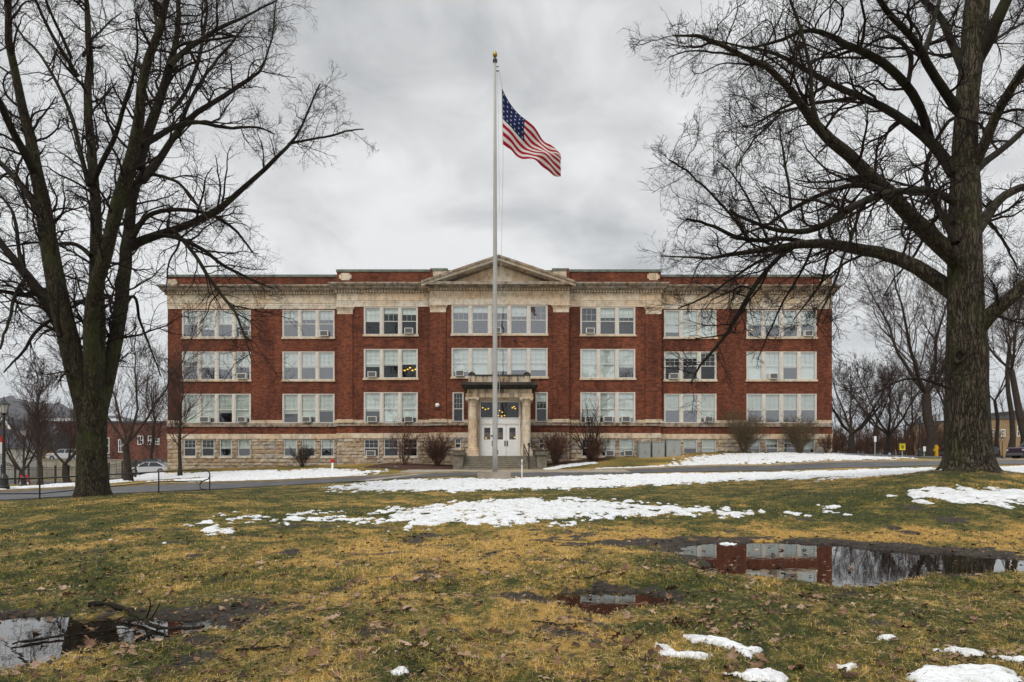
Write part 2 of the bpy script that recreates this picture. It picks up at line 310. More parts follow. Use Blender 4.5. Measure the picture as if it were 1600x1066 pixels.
ROADF = [(-250, 779, 27.5), (-120, 775, 29), (0, 771, 30.5), (140, 764.5, 33), (260, 759.3, 36), (330, 756.7, 38), (430, 753.5, 41), (500, 750.8, 43.5), (600, 745, 47), (680, 740.8, 49), (750, 738.5, 50), (900, 737.5, 50.5), (1000, 734, 51), (1100, 731.5, 51.3), (1200, 729.2, 51.5), (1300, 726.5, 51.5), (1400, 722.3, 51.5), (1480, 721, 51.5), (1600, 719.8, 52), (1800, 718.5, 52)]
for px, py, D in ROADN[::2]+ROADF[::2]: CP.append((px, D, zp(py, D)))
CP += [(8, 33, .02), (88, 49, -.45), (-60, 48, -.5), (150, 45, zp(757, 45)), (250, 45, zp(751.5, 45)), (262, 62.7, zp(734, 62.7)), (262, 70, .35), (200, 52, zp(752, 52)), (283, 58, zp(743, 58)),
       (400, 50, zp(745.5, 50)), (400, 62, zp(731, 62)), (560, 62, zp(725, 62)), (650, 61, zp(726, 61)), (560, 52, zp(738.5, 52)), (780, 54, zp(735.5, 54)), (700, 56, zp(734, 56)),
       (880, 59, zp(726, 59)), (950, 62, zp(714, 62)), (1000, 55, zp(728, 55)), (1100, 56, zp(720, 56)), (1100, 62, zp(708, 62)), (1200, 56, zp(716, 56)), (1290, 62, zp(708.5, 62)), (1380, 60, zp(714, 60)), (1450, 60, zp(715, 60)),
       (1600, 62, zp(717.8, 62)), (1600, 78, zp(715.5, 78)), (1300, 85, 2.0), (1900, 85, 1.8), (0, 56, -.55), (0, 80, -1.0), (200, 80, -.9), (-300, 80, -1.0), (-300, 50, -.6), (200, 65, -.4),
       (-200, 120, -1.2), (300, 120, -.5), (800, 120, 1.2), (1300, 120, 2.0), (1900, 120, 2.0)]
_cw = np.array([((px-800)*D/F, D, z) for px, D, z in CP])
def _warp(x, y):
    yy = np.clip(y, 2.5, 125); u = x/(yy+6); u = 1.25*np.tanh(u/1.25)
    return np.stack([u*2.2, np.log(yy+8)*1.3], -1)
def _phi(r2): return 0.5*r2*np.log(r2+1e-9)
_cu = _warp(_cw[:, 0], _cw[:, 1]); _n = len(_cu)
_A = np.zeros((_n+3, _n+3)); _d2 = ((_cu[:, None]-_cu[None])**2).sum(-1)
_A[:_n, :_n] = _phi(_d2)+np.eye(_n)*1e-4; _A[:_n, _n] = 1; _A[:_n, _n+1:] = _cu; _A[_n, :_n] = 1; _A[_n+1:, :_n] = _cu.T
_sol = np.linalg.solve(_A, np.concatenate([_cw[:, 2], [0, 0, 0]]))
def T(x, y):
    x = np.asarray(x, float); y = np.asarray(y, float); sh = np.broadcast(x, y).shape
    x = np.broadcast_to(x, sh).ravel(); y = np.broadcast_to(y, sh).ravel(); out = np.empty(len(x))
    for i in range(0, len(x), 40000):
        q = _warp(x[i:i+40000], y[i:i+40000]); d2 = ((q[:, None, :]-_cu[None])**2).sum(-1)
        out[i:i+40000] = _phi(d2) @ _sol[:_n]+_sol[_n]+q @ _sol[_n+1:]
    return out.reshape(sh)
_Ds = np.concatenate([np.arange(3, 30, 0.1), np.arange(30, 120, 0.25)])
def gp(px, py):
    """ground point seen at a photo pixel"""
    x = (px-800)*_Ds/F; yy = HY+(EYE-T(x, _Ds))*F/_Ds
    k = np.argmax(yy <= py)
    if k == 0: k = len(_Ds)-1 if yy[0] > py else 1
    t = (yy[k-1]-py)/(yy[k-1]-yy[k]+1e-9) if yy[k-1] != yy[k] else 0
    D = _Ds[k-1]+t*(_Ds[k]-_Ds[k-1])
    return ((px-800)*D/F, D)
def gpoly(pts): return [gp(*p) for p in pts]
# puddles: flat water at z=0; outlines on the z=0 plane
def zplane(px, py): D = EYE*F/(py-HY); return ((px-800)*D/F, D)
PUD = [[(-60, 985), (0, 972), (50, 969), (100, 969), (150, 971), (200, 973), (262, 967), (300, 972), (318, 985), (290, 998), (235, 1004), (180, 1011), (120, 1021), (40, 1036), (-60, 1052)],
       [(1120, 851), (1180, 849), (1240, 850), (1300, 853), (1400, 863), (1500, 868), (1600, 876), (1700, 880), (1700, 895), (1560, 899), (1440, 899), (1400, 903), (1340, 915), (1290, 916), (1230, 909), (1160, 903), (1110, 893), (1095, 875), (1068, 862), (1080, 853)],
       [(857, 936), (890, 930), (930, 926), (960, 925), (1005, 929), (1040, 937), (1044, 944), (1000, 950), (965, 957), (935, 958), (890, 948)]]
PW = [[zplane(*p) for p in q] for q in PUD]
MUD = [[(-60, 962), (100, 960), (250, 955), (330, 945), (420, 940), (480, 950), (470, 975), (400, 995), (300, 1012), (200, 1022), (60, 1048), (-60, 1064)],
       [(860, 853), (960, 845), (1100, 843), (1300, 845), (1450, 856), (1650, 868), (1650, 902), (1450, 907), (1320, 922), (1200, 913), (1090, 900), (1060, 880), (1000, 862), (900, 862)],
       [(770, 935), (850, 922), (950, 918), (1060, 926), (1100, 940), (1000, 958), (930, 966), (840, 952)],
       [(505, 886), (540, 880), (590, 882), (580, 890), (520, 892)]]
MW = [[zplane(*p) for p in q] for q in MUD]
_rd_n = np.array([((px-800)*D/F, D) for px, py, D in ROADN]); _rd_f = np.array([((px-800)*D/F, D) for px, py, D in ROADF])
ROADPOLY = [tuple(p) for p in _rd_n]+[tuple(p) for p in _rd_f[::-1]]
MOUND = (13.95, 21.0)
def G(x, y, micro=True):
    """ground surface height with small relief, puddle hollows and root mounds"""
    z = T(x, y); lo_ = .05-.045*sstep(12.5, 15, y)-10*sstep(13, 17, y); z = np.maximum(z, lo_)
    near = np.exp(-np.maximum(y-6, 0)/14.0)
    n = (fbm(x, y, 1.1, 3)-.5)*0.07+(fbm(x+9, y+3, 5.0, 4, .6)-.5)*0.060
    pm = np.full(np.shape(z), -9.0)
    sel = (y < 14) & (y > 3)
    if np.any(sel):
        xs, ys = x[sel], y[sel]; d = np.full(xs.shape, -9.0)
        for q in PW: d = np.maximum(d, sdf_poly(xs, ys, q))
        pm[sel] = d
    rag = (fbm(x, y, 2.6, 5, .68)-.5)*0.75
    k = sstep(-.28, .10, pm+rag*np.clip((x*0+1), 0, 1))
    z = z+n*(0.35+0.65*near)
    z = np.where(sel, z*(1-k)+(-0.032+(fbm(x+3, y, 4.0, 4, .65)-.5)*.085)*k, z)
    # flares under the big trees
    for cx_, cy_, h, rr in ((MOUND[0], MOUND[1], .16, 1.7), (-14.2, 23.4, .10, 1.3)):
        r = np.hypot(x-cx_, y-cy_); z = z+h*np.exp(-(r/rr)**2)*(0.8+0.4*fbm(x, y, 1.6, 2))
    return z
def ground_attrs(x, y, pm=None):
    D = np.maximum(y, 3)
    px = 800+x*F/D; py = HY+(EYE-T(x, y))*F/D
    # straw patches: broad fields plus fine breakup
    straw = 0.42+(fbm(x+5, y*0.55+2, 0.55, 4)-.5)*.9+(fbm(x, y*0.7, 2.4, 5, .7)-.5)*1.9
    def blob(cx, cy, rx, ry, a): return a*np.exp(-(((px-cx)/rx)**2+((py-cy)/ry)**2))
    straw = straw+blob(800, 850, 230, 28, .45)+blob(1350, 836, 330, 14, .48)+blob(760, 885, 200, 22, .28)+blob(620, 860, 130, 22, .25)+blob(300, 858, 160, 10, .12)+blob(370, 792, 260, 8, .10)
    straw = straw-blob(200, 812, 330, 26, .22)-blob(1250, 800, 330, 22, .38)-blob(150, 900, 300, 30, .12)-blob(600, 772, 500, 9, .15)+blob(1500, 757, 200, 10, .10)
    straw = np.where(y > 40, straw*0+0.55+(fbm(x, y, .4, 3)-.5)*1.2, straw)
    mud = np.zeros(np.shape(x)); sel = (y < 14) & (y > 3)
    if np.any(sel):
        xs, ys = x[sel], y[sel]; d = np.full(xs.shape, -9.0)
        for q in MW: d = np.maximum(d, sdf_poly(xs, ys, q))
        for q in PW: d = np.maximum(d, sdf_poly(xs, ys, q)+.14)
        mud[sel] = sstep(-.28, .22, d+(fbm(xs, ys, 2.2, 5, .65)-.5)*1.6-.20)
    mud = np.maximum(mud, sstep(.64, .76, fbm(x+31, y+11, 1.3, 5, .6))*(y < 16)*.9)
    for cx_, cy_, rr in ((MOUND[0], MOUND[1], 1.9), (-14.2, 23.4, 1.5)):
        r = np.hypot(x-cx_, (y-cy_))/rr; mud = np.maximum(mud, .42*sstep(1.25, .5, r+(fbm(x, y, 1.4, 4)-.5)*1.0))
    # planting beds in front of the building
    bed = np.zeros(np.shape(x))
    return np.clip(straw, 0, 1), np.clip(mud, 0, 1)
def axis(lo, hi, step, far_lo, far_hi, g):
    a = list(np.arange(lo, hi+1e-6, step)); s = step; v = a[-1]
    while v < far_hi: s *= g; v += s; a.append(v)
    s = step; v = lo; b = []
    while v > far_lo: s *= g; v -= s; b.append(v)
    return np.array(b[::-1]+a)
XA = axis(-11, 12, 0.055, -6000, 6000, 1.045); YA = axis(3.6, 15, 0.05, -400, 6500, 1.022)
gx, gy = np.meshgrid(XA, YA, indexing='xy'); gz = G(gx, gy)
far = sstep(130, 600, np.hypot(gx, np.maximum(gy, 0))); gz = gz*(1-far)+0.4*far
straw, mud = ground_attrs(gx, gy)
ny, nx = gx.shape
idx = np.arange(nx*ny).reshape(ny, nx)
q = np.stack([idx[:-1, :-1], idx[:-1, 1:], idx[1:, 1:], idx[1:, :-1]], -1).reshape(-1, 4)
def lawn_material():
    m = bpy.data.materials.new('winter lawn'); m.use_nodes = True; t = m.node_tree; b = t.nodes['Principled BSDF']
    g = t.nodes.new('ShaderNodeNewGeometry')
    def at_(n): a = t.nodes.new('ShaderNodeAttribute'); a.attribute_name = n; return a.outputs['Fac']
    def noi(sc, d=6, r=.6, sy=1):
        mp = t.nodes.new('ShaderNodeMapping'); mp.inputs['Scale'].default_value = (1, sy, 1); L(t, g.outputs['Position'], mp.inputs[0])
        n = t.nodes.new('ShaderNodeTexNoise'); n.inputs['Scale'].default_value = sc; n.inputs['Detail'].default_value = d; n.inputs['Roughness'].default_value = r; L(t, mp.outputs[0], n.inputs[0]); return n.outputs['Fac']
    s = M('ADD', at_('straw'), M('MULTIPLY', M('SUBTRACT', noi(13, 9, .78, .6), .5, nt=t), 3.6, nt=t), nt=t)
    r = t.nodes.new('ShaderNodeValToRGB'); L(t, s, r.inputs[0]); e = r.color_ramp.elements
    e[0].position = 0.05; e[0].color = (0.036, 0.046, 0.009, 1); e[1].position = 1.0; e[1].color = (0.54, 0.32, 0.08, 1)
    a = e.new(0.38); a.color = (0.115, 0.110, 0.019, 1); a = e.new(0.62); a.color = (0.235, 0.16, 0.045, 1)
    mc = t.nodes.new('ShaderNodeValToRGB'); L(t, noi(14, 8, .7), mc.inputs[0]); mc.color_ramp.elements[0].color = (0.010, 0.007, 0.005, 1); mc.color_ramp.elements[0].position = .35; mc.color_ramp.elements[1].color = (0.085, 0.064, 0.045, 1); mc.color_ramp.elements[1].position = .7
    mf = M('MULTIPLY_ADD', M('ADD', at_('mud'), M('MULTIPLY', M('SUBTRACT', noi(5, 8, .7), .5, nt=t), 1.4, nt=t), nt=t), 2.2, -.6, nt=t, clamp=True)
    x = t.nodes.new('ShaderNodeMixRGB'); L(t, mf, x.inputs[0]); L(t, r.outputs[0], x.inputs[1]); L(t, mc.outputs[0], x.inputs[2]); L(t, x.outputs[0], b.inputs['Base Color'])
    L(t, M('SUBTRACT', .85, M('MULTIPLY', mf, .25, nt=t), nt=t), b.inputs['Roughness'])
    h = M('ADD', noi(30, 8, .75), M('MULTIPLY', noi(7, 5), .8, nt=t), nt=t)
    bp = t.nodes.new('ShaderNodeBump'); bp.inputs['Strength'].default_value = 0.9; bp.inputs['Distance'].default_value = 0.05; L(t, h, bp.inputs['Height']); L(t, bp.outputs[0], b.inputs['Normal'])
    b.inputs['Specular IOR Level'].default_value = 0.3
    return m
MT['lawn'] = lawn_material()
V = np.stack([gx, gy, gz], -1).reshape(-1, 3)
ground = mesh_np('ground', V, q.ravel(), np.full(len(q), 4), MT['lawn'], None, None, True, {'straw': straw.ravel(), 'mud': mud.ravel()})
tag(ground, kind='structure')
# water
wm = bpy.data.materials.new('puddle water'); wm.use_nodes = True; b = wm.node_tree.nodes['Principled BSDF']
b.inputs['Base Color'].default_value = (0.012, 0.009, 0.007, 1); b.inputs['Roughness'].default_value = 0.012; b.inputs['IOR'].default_value = 1.9; b.inputs['Specular IOR Level'].default_value = 0.75
t = wm.node_tree; n = t.nodes.new('ShaderNodeTexNoise'); n.inputs['Scale'].default_value = 5; n.inputs['Detail'].default_value = 3; g = t.nodes.new('ShaderNodeNewGeometry'); L(t, g.outputs['Position'], n.inputs[0]); bp = t.nodes.new('ShaderNodeBump'); bp.inputs['Strength'].default_value = .05; bp.inputs['Distance'].default_value = .01; L(t, n.outputs[0], bp.inputs['Height']); L(t, bp.outputs[0], b.inputs['Normal'])
for qd in PW:
    cxy = np.mean(qd, axis=0); mb = MB((cxy[0], cxy[1], 0)); qq = [tuple(cxy+(np.array(p)-cxy)*(1+0.35/max(.6, np.hypot(*(np.array(p)-cxy))))) for p in qd]
    n = len(qq); mb.add([(x, y, 0.004) for x, y in qq]+[(x, y, -.03) for x, y in qq], [tuple(range(n)), tuple(range(2*n-1, n-1, -1))]+[(i, i+n, (i+1) % n+n, (i+1) % n) for i in range(n)])
    tag(mb.build('puddle', wm), kind='structure')
# road, kerb, walkway
def strip(name, A, B_, lift, thick, mt, m=6, sub=5):
    A = np.array(A, float); B_ = np.array(B_, float); ts = np.linspace(0, len(A)-1, (len(A)-1)*sub+1); k = np.minimum(ts.astype(int), len(A)-2); f = (ts-k)[:, None]
    a = A[k]*(1-f)+A[k+1]*f; b_ = B_[k]*(1-f)+B_[k+1]*f
    V = []; 
    for j in range(m+1):
        p = a*(1-j/m)+b_*(j/m); V.append(np.concatenate([p, (T(p[:, 0], p[:, 1])+lift)[:, None]], 1))
    lo_ = [V[0].copy(), V[-1].copy()]; lo_[0][:, 2] -= thick; lo_[1][:, 2] -= thick
    V = [lo_[0]]+V+[lo_[1]]; n = len(a); VV = np.concatenate(V); r_ = len(V)
    fs = [(j*n+i, j*n+i+1, (j+1)*n+i+1, (j+1)*n+i) for j in range(r_-1) for i in range(n-1)]
    return tag(mesh_np(name, VV, np.array(fs).ravel(), np.full(len(fs), 4), mt, None, None, False), kind='structure')
strip('road', _rd_n, _rd_f, 0.045, 0.3, MT['asphalt'])
d = _rd_f-_rd_n; d /= np.linalg.norm(d, axis=1, keepdims=True)
strip('kerb', _rd_f+d*0.003, _rd_f+d*0.34, 0.15, 0.4, MT['kerb'], 1)
wk = [(-25.0+0, 0)]
A_ = [gp(px, 739.3) for px in (624, 700, 780, 860, 930, 985)]; B_ = [gp(px, 735.8) for px in (640, 700, 780, 860, 930, 975)]
strip('walkway', A_, B_, 0.10, 0.4, MT['concrete'], 3)
strip('crossing', [gp(555, 753.0), gp(600, 747.5), gp(640, 743)], [gp(585, 752.0), gp(630, 745.8), gp(672, 741)], 0.056, 0.3, MT['concrete'], 3)
# car park on the right, drive behind the left fence
strip('car_park', [(26, 60), (40, 59), (60, 60), (90, 62)], [(34, 84), (46, 86), (70, 88), (110, 90)], 0.05, 0.3, MT['asphalt'], 10)
strip('street', [(-90, 62), (-60, 62), (-36, 64), (-33.5, 70)], [(-90, 80), (-60, 82), (-36, 84), (-30, 90)], 0.05, 0.3, MT['asphalt'], 8)
# ------------------------------------------------------------------ snow
snow = bpy.data.materials.new('melting snow'); snow.use_nodes = True; b = snow.node_tree.nodes['Principled BSDF']
b.inputs['Base Color'].default_value = (0.80, 0.81, 0.82, 1); b.inputs['Roughness'].default_value = 0.8; b.inputs['Specular IOR Level'].default_value = 0.3
t = snow.node_tree; n = t.nodes.new('ShaderNodeTexNoise'); n.inputs['Scale'].default_value = 22; n.inputs['Detail'].default_value = 6; g = t.nodes.new('ShaderNodeNewGeometry'); L(t, g.outputs['Position'], n.inputs[0]); bp = t.nodes.new('ShaderNodeBump'); bp.inputs['Strength'].default_value = .7; bp.inputs['Distance'].default_value = .05; L(t, n.outputs[0], bp.inputs['Height']); L(t, bp.outputs[0], b.inputs['Normal'])
n3 = t.nodes.new('ShaderNodeTexNoise'); n3.inputs['Scale'].default_value = 5; n3.inputs['Detail'].default_value = 9; n3.inputs['Roughness'].default_value = .75; L(t, g.outputs['Position'], n3.inputs[0]); r3 = t.nodes.new('ShaderNodeValToRGB'); L(t, n3.outputs[0], r3.inputs[0]); r3.color_ramp.elements[0].position = .30; r3.color_ramp.elements[0].color = (.40, .38, .34, 1); r3.color_ramp.elements[1].position = .52; r3.color_ramp.elements[1].color = (.80, .815, .83, 1); L(t, r3.outputs[0], b.inputs['Base Color'])
b.inputs['Subsurface Weight'].default_value = 0.15; b.inputs['Subsurface Radius'].default_value = (.02, .02, .03)
def make_snow(name, polys, step, edge=1.0, noise=1.6, bias=0.12, thick=0.05, sc=1.0, stretch=0.6, brk=1.1, label=None, cat=None, group=None, kind=None):
    W = [gpoly(p) for p in polys]; allp = np.array([p for q_ in W for p in q_]); x0, y0 = allp.min(0)-1.0; x1, y1 = allp.max(0)+1.0
    X, Y = np.meshgrid(np.arange(x0, x1, step), np.arange(y0, y1, step)); d = np.full(X.shape, -99.)
    for q_ in W: d = np.maximum(d, sdf_poly(X, Y, q_))
    s = np.clip(d/edge, -2.5, 1)*0.55+(fbm(X, Y*stretch, 1.3*sc, 5, .62)-.5)*noise+(fbm(X+40, Y*stretch, 5*sc, 3, .6)-.5)*noise*.6+bias
    road = sdf_poly(X, Y, ROADPOLY); s = np.where((road > -.15) & (d > -9) & (Y > 22), -1, s)
    s = s-(fbm(X*1.0+7, Y*.35*stretch/.6, 3.2*sc, 3, .6)-.42)*brk-np.maximum(fbm(X*.8+21, Y*.5, 7*sc, 2, .6)-.62, 0)*brk*3; h = np.clip(s*0.22, -1, 1); h = np.where(h > 0, thick*(1-np.exp(-h/0.05)), h*.8)
    h = h+np.where(h > 0, (fbm(X, Y, 6, 2)-.5)*thick*.5, 0)
    keep = (h[:-1, :-1] > 0) | (h[1:, 1:] > 0) | (h[:-1, 1:] > 0) | (h[1:, :-1] > 0)
    if not keep.any(): return None
    Z = G(X, Y)+h+0.012
    ix = np.arange(X.size).reshape(X.shape); qf = np.stack([ix[:-1, :-1], ix[:-1, 1:], ix[1:, 1:], ix[1:, :-1]], -1)[keep]
    used = np.unique(qf); rm = -np.ones(X.size, int); rm[used] = np.arange(len(used)); V = np.stack([X, Y, Z], -1).reshape(-1, 3)[used]
    o_ = V.mean(0) if label else np.zeros(3); qf = rm[qf]
    o = mesh_np(name, V-o_, qf.ravel(), np.full(len(qf), 4), snow, None, None, True); o.location = o_
    return tag(o, label, cat, group, kind)
make_snow('snow_cover', [[(590, 814), (640, 797), (700, 789), (780, 781), (880, 779), (960, 784), (1040, 791), (1140, 801), (1120, 806), (1000, 809), (900, 813), (820, 815), (720, 818), (640, 821)]], .035, .9, 1.8, .06, sc=1.3, brk=2.1, thick=.035, kind='stuff')
make_snow('snow_cover', [[(415, 812), (450, 804), (520, 799), (600, 806), (600, 820), (540, 828), (500, 818), (440, 814)], [(262, 838), (300, 828), (350, 818), (400, 812), (350, 828), (290, 838)], [(1200, 797), (1330, 794), (1330, 804), (1210, 802)], [(740, 822), (900, 819), (900, 824), (740, 826)]], .05, 1.6, 2.4, -.42, thick=.03, sc=1.3, kind='stuff')
make_snow('snow_cover', [[(530, 762), (600, 752), (690, 749), (760, 748), (900, 743), (1100, 740), (1300, 736), (1440, 731.5), (1477, 733), (1455, 740), (1300, 746), (1150, 750.5), (1000, 759), (850, 764), (700, 767), (560, 767)]], .06, 1.2, 1.8, .06, sc=1.3, brk=2.1, thick=.04, kind='stuff')
make_snow('snow_cover', [[(1395, 775), (1440, 768), (1520, 768), (1600, 770), (1750, 770), (1750, 788), (1600, 788), (1500, 784), (1440, 780)]], .05, .7, 1.5, .22, kind='stuff')
make_snow('snow_cover', [[(1545, 731), (1640, 727.5), (1800, 726.5), (1800, 737), (1640, 739), (1555, 738)]], .10, .8, 1.2, .35, kind='stuff')
make_snow('snow_cover', [[(1040, 730.5), (1085, 714), (1140, 709.5), (1300, 709.3), (1410, 715), (1380, 717.5), (1250, 722), (1150, 726.5), (1060, 731)]], .07, 1.2, 1.6, .14, thick=.05, sc=1.4, brk=2.1, kind='stuff')
make_snow('snow_cover', [[(-200, 775), (0, 767), (60, 761), (170, 751), (250, 742), (330, 739), (420, 736), (430, 739), (350, 743), (262, 748), (170, 755), (60, 762.5), (-200, 780)]], .12, .7, 1.1, .36, thick=.10, kind='stuff')
make_snow('snow_cover', [[(270, 751), (330, 745), (400, 740), (480, 734), (520, 734), (590, 737), (560, 743), (470, 748), (400, 750), (330, 752)], [(260, 757), (330, 753.5), (330, 755), (262, 758.5)]], .08, 1.3, 2.2, .04, sc=1.5, brk=1.6, kind='stuff')
make_snow('snow_cover', [[(850, 733), (880, 726), (930, 722), (930, 724), (880, 731), (855, 735)], [(590, 729), (600, 726.5), (642, 732), (636, 733.5)], [(930, 732), (1020, 728), (1040, 731), (950, 734.5)]], .08, .35, .9, .15, kind='stuff')
NEAR = [([(1022, 1006), (1040, 1009), (1060, 1018), (1116, 1028), (1112, 1034), (1060, 1028), (1030, 1026)], 'small elongated snow patch lying left of the longer snow strip in the foreground grass'),
        ([(1068, 998), (1090, 996), (1140, 1008), (1186, 1020), (1168, 1029), (1140, 1017), (1080, 1006)], 'long thin snow strip crossing the foreground grass beside a smaller patch'),
        ([(1130, 1054), (1165, 1052), (1200, 1045), (1234, 1054), (1228, 1066), (1170, 1064)], 'chunky snow lump at the bottom edge below the two snow strips'),
        ([(1368, 1000), (1392, 1001), (1408, 1006), (1392, 1009), (1375, 1006)], 'tiny snow patch alone in the grass between the large puddle and bottom snow'),
        ([(1458, 1024), (1490, 1020), (1530, 1028), (1536, 1034), (1510, 1036), (1495, 1029)], 'small ragged snow patch above the long snow slab at lower right'),
        ([(1300, 1043), (1330, 1044), (1348, 1049), (1320, 1051)], 'thin snow sliver between the chunky lump and the bottom right slabs'),
        ([(1415, 1066), (1440, 1053), (1520, 1057), (1600, 1070), (1560, 1090), (1430, 1085)], 'broad snow slab cut by the bottom edge at lower right'),
        ([(1476, 1048), (1540, 1050), (1590, 1060), (1585, 1066), (1530, 1061), (1480, 1053)], 'long low snow slab just above the broad bottom slab'),
        ([(1552, 1036), (1600, 1036), (1640, 1041), (1600, 1044), (1560, 1040)], 'narrow snow patch at the right edge of the foreground'),
        ([(608, 1052), (630, 1051), (634, 1056), (612, 1058)], 'lone small snow clump in leafy grass at the bottom centre'),
        ([(1116, 848.5), (1128, 846), (1150, 846), (1158, 848), (1140, 849.5)], 'small snow lump on the far rim of the large puddle')]
for p, lab in NEAR:
    make_snow('snow_patch', [p], .012, .07, .75, .02, thick=.024, sc=4, brk=.35, label=lab, cat='snow patch', group='small snow patches in the foreground')
# ------------------------------------------------------------------ grass blades
def blades(n, d0, d1, wmin, hmul, seg=2):
    u_ = rng.random(n); D = d0*(d1/d0)**u_; x = (rng.random(n)*2-1)*D*0.86; y = D
    st, mu = ground_attrs(x, y); z = G(x, y)
    cl = fbm(x, y, 4.5, 3)
    keep = (rng.random(n) > mu*.95) & (z > 0.004) & (cl+rng.random(n)*.5 > .50)
    x, y, z, st, mu, cl = (a[keep] for a in (x, y, z, st, mu, cl)); n = len(x)
    s2 = st+(fbm(x, y*.6, 11, 3, .75)-.5)*2.2+(rng.random(n)-.5)*.9
    hgt = (0.014+0.042*rng.random(n)**1.8+.03*np.clip(cl-.5, 0, 1))*hmul; wd = np.maximum(wmin, .0016*y/6)*(.6+.8*rng.random(n))
    az = rng.random(n)*2*np.pi; lean = .35+1.9*rng.random(n)**1.5; dx, dy = np.cos(az), np.sin(az); wx, wy = -dy, dx
    base = np.stack([x, y, z-.004], 1); W3 = np.stack([wx, wy, wx*0], 1)*wd[:, None]*.5
    mid = base+np.stack([dx*hgt*lean*.35, dy*hgt*lean*.35, hgt*.6], 1); tip = base+np.stack([dx*hgt*lean, dy*hgt*lean, hgt*(1.05-.35*lean)], 1)
    V = np.stack([base-W3, base+W3, mid+W3*.8, mid-W3*.8, tip], 1).reshape(-1, 3)
    i = np.arange(n)[:, None]*5
    ff = np.concatenate([i+np.array([[0, 1, 2, 3]]), i+np.array([[3, 2, 4]])], 1).ravel()
    cnt = np.tile([4, 3], n)
    c = np.array([[.05, .066, .010], [.155, .160, .022], [.31, .235, .04], [.64, .41, .10], [.78, .56, .20]]); kx = np.array([0, .3, .6, .9, 1.3])
    cc = np.stack([np.interp(s2, kx, c[:, j]) for j in range(3)], 1)*(.28+1.35*rng.random((n, 1))**1.2)
    return V, ff, cnt, np.repeat(cc, 5, 0)
gm = bpy.data.materials.new('grass blade'); gm.use_nodes = True; t = gm.node_tree; b = t.nodes['Principled BSDF']; a = t.nodes.new('ShaderNodeAttribute'); a.attribute_name = 'col'; L(t, a.outputs['Color'], b.inputs['Base Color']); b.inputs['Roughness'].default_value = .6; b.inputs['Specular IOR Level'].default_value = .25
Vs, Fs, Cs, As = [], [], [], []; off = 0
for args in ((190000, 4.0, 9.0, .0022, 1.0), (200000, 7.5, 18, .004, 1.1), (110000, 16, 42, .008, 1.25)):
    V, f, c_, a_ = blades(*args); Vs.append(V); Fs.append(f+off); Cs.append(c_); As.append(a_); off += len(V)
# long matted straw strands lying over the turf
n = 42000; Dq = 4.0*(11/4.0)**rng.random(n); xq = (rng.random(n)*2-1)*Dq*.86; stq, muq = ground_attrs(xq, Dq); zq = G(xq, Dq); kq = (zq > .003) & (rng.random(n) > muq*.8) & (stq+rng.random(n)*.6 > .45); xq, Dq, zq = xq[kq], Dq[kq], zq[kq]; n = len(xq)
aq = rng.random(n)*6.28; lq = .03+.07*rng.random(n)**2; d3 = np.stack([np.cos(aq), np.sin(aq), rng.normal(.05, .18, n)], 1)*lq[:, None]; b3 = np.stack([xq, Dq, zq+.008+.022*rng.random(n)], 1); bend = np.stack([-np.sin(aq), np.cos(aq), np.full(n, .4)], 1)*(lq*rng.normal(0, .18, n))[:, None]; w3 = np.stack([-np.sin(aq), np.cos(aq), rng.normal(0, .4, n)], 1)*(.0011*Dq/6*(.6+.8*rng.random(n)))[:, None]
V = np.stack([b3-w3, b3+w3, b3+d3*.5+bend+w3, b3+d3*.5+bend-w3, b3+d3], 1).reshape(-1, 3); i = np.arange(n)[:, None]*5; f = np.concatenate([i+np.array([[0, 1, 2, 3]]), i+np.array([[3, 2, 4]])], 1).ravel(); cq = np.array([[.52, .39, .17]])*(.35+1.1*rng.random((n, 1)))+np.array([[0, 0, .02]])
Vs.append(V); Fs.append(f+off); Cs.append(np.tile([4, 3], n)); As.append(np.repeat(cq, 5, 0)); off += len(V)
tag(mesh_np('lawn_grass', np.concatenate(Vs), np.concatenate(Fs), np.concatenate(Cs), gm, None, None, False, {'col': np.concatenate(As)}), kind='stuff')
# ------------------------------------------------------------------ fallen leaves
lm = bpy.data.materials.new('dead leaf'); lm.use_nodes = True; t = lm.node_tree; b = t.nodes['Principled BSDF']; b.inputs['Roughness'].default_value = .75; b.inputs['Specular IOR Level'].default_value = .25
oi = t.nodes.new('ShaderNodeNewGeometry'); n = t.nodes.new('ShaderNodeTexNoise'); n.inputs['Scale'].default_value = 1.9; n.inputs['Detail'].default_value = 4; L(t, oi.outputs['Position'], n.inputs[0])
r = t.nodes.new('ShaderNodeValToRGB'); L(t, n.outputs[0], r.inputs[0]); r.color_ramp.elements[0].position = .36; r.color_ramp.elements[0].color = (.05, .022, .012, 1); r.color_ramp.elements[1].position = .64; r.color_ramp.elements[1].color = (.42, .30, .21, 1); k_ = r.color_ramp.elements.new(.5); k_.color = (.20, .11, .065, 1)
L(t, r.outputs[0], b.inputs['Base Color'])
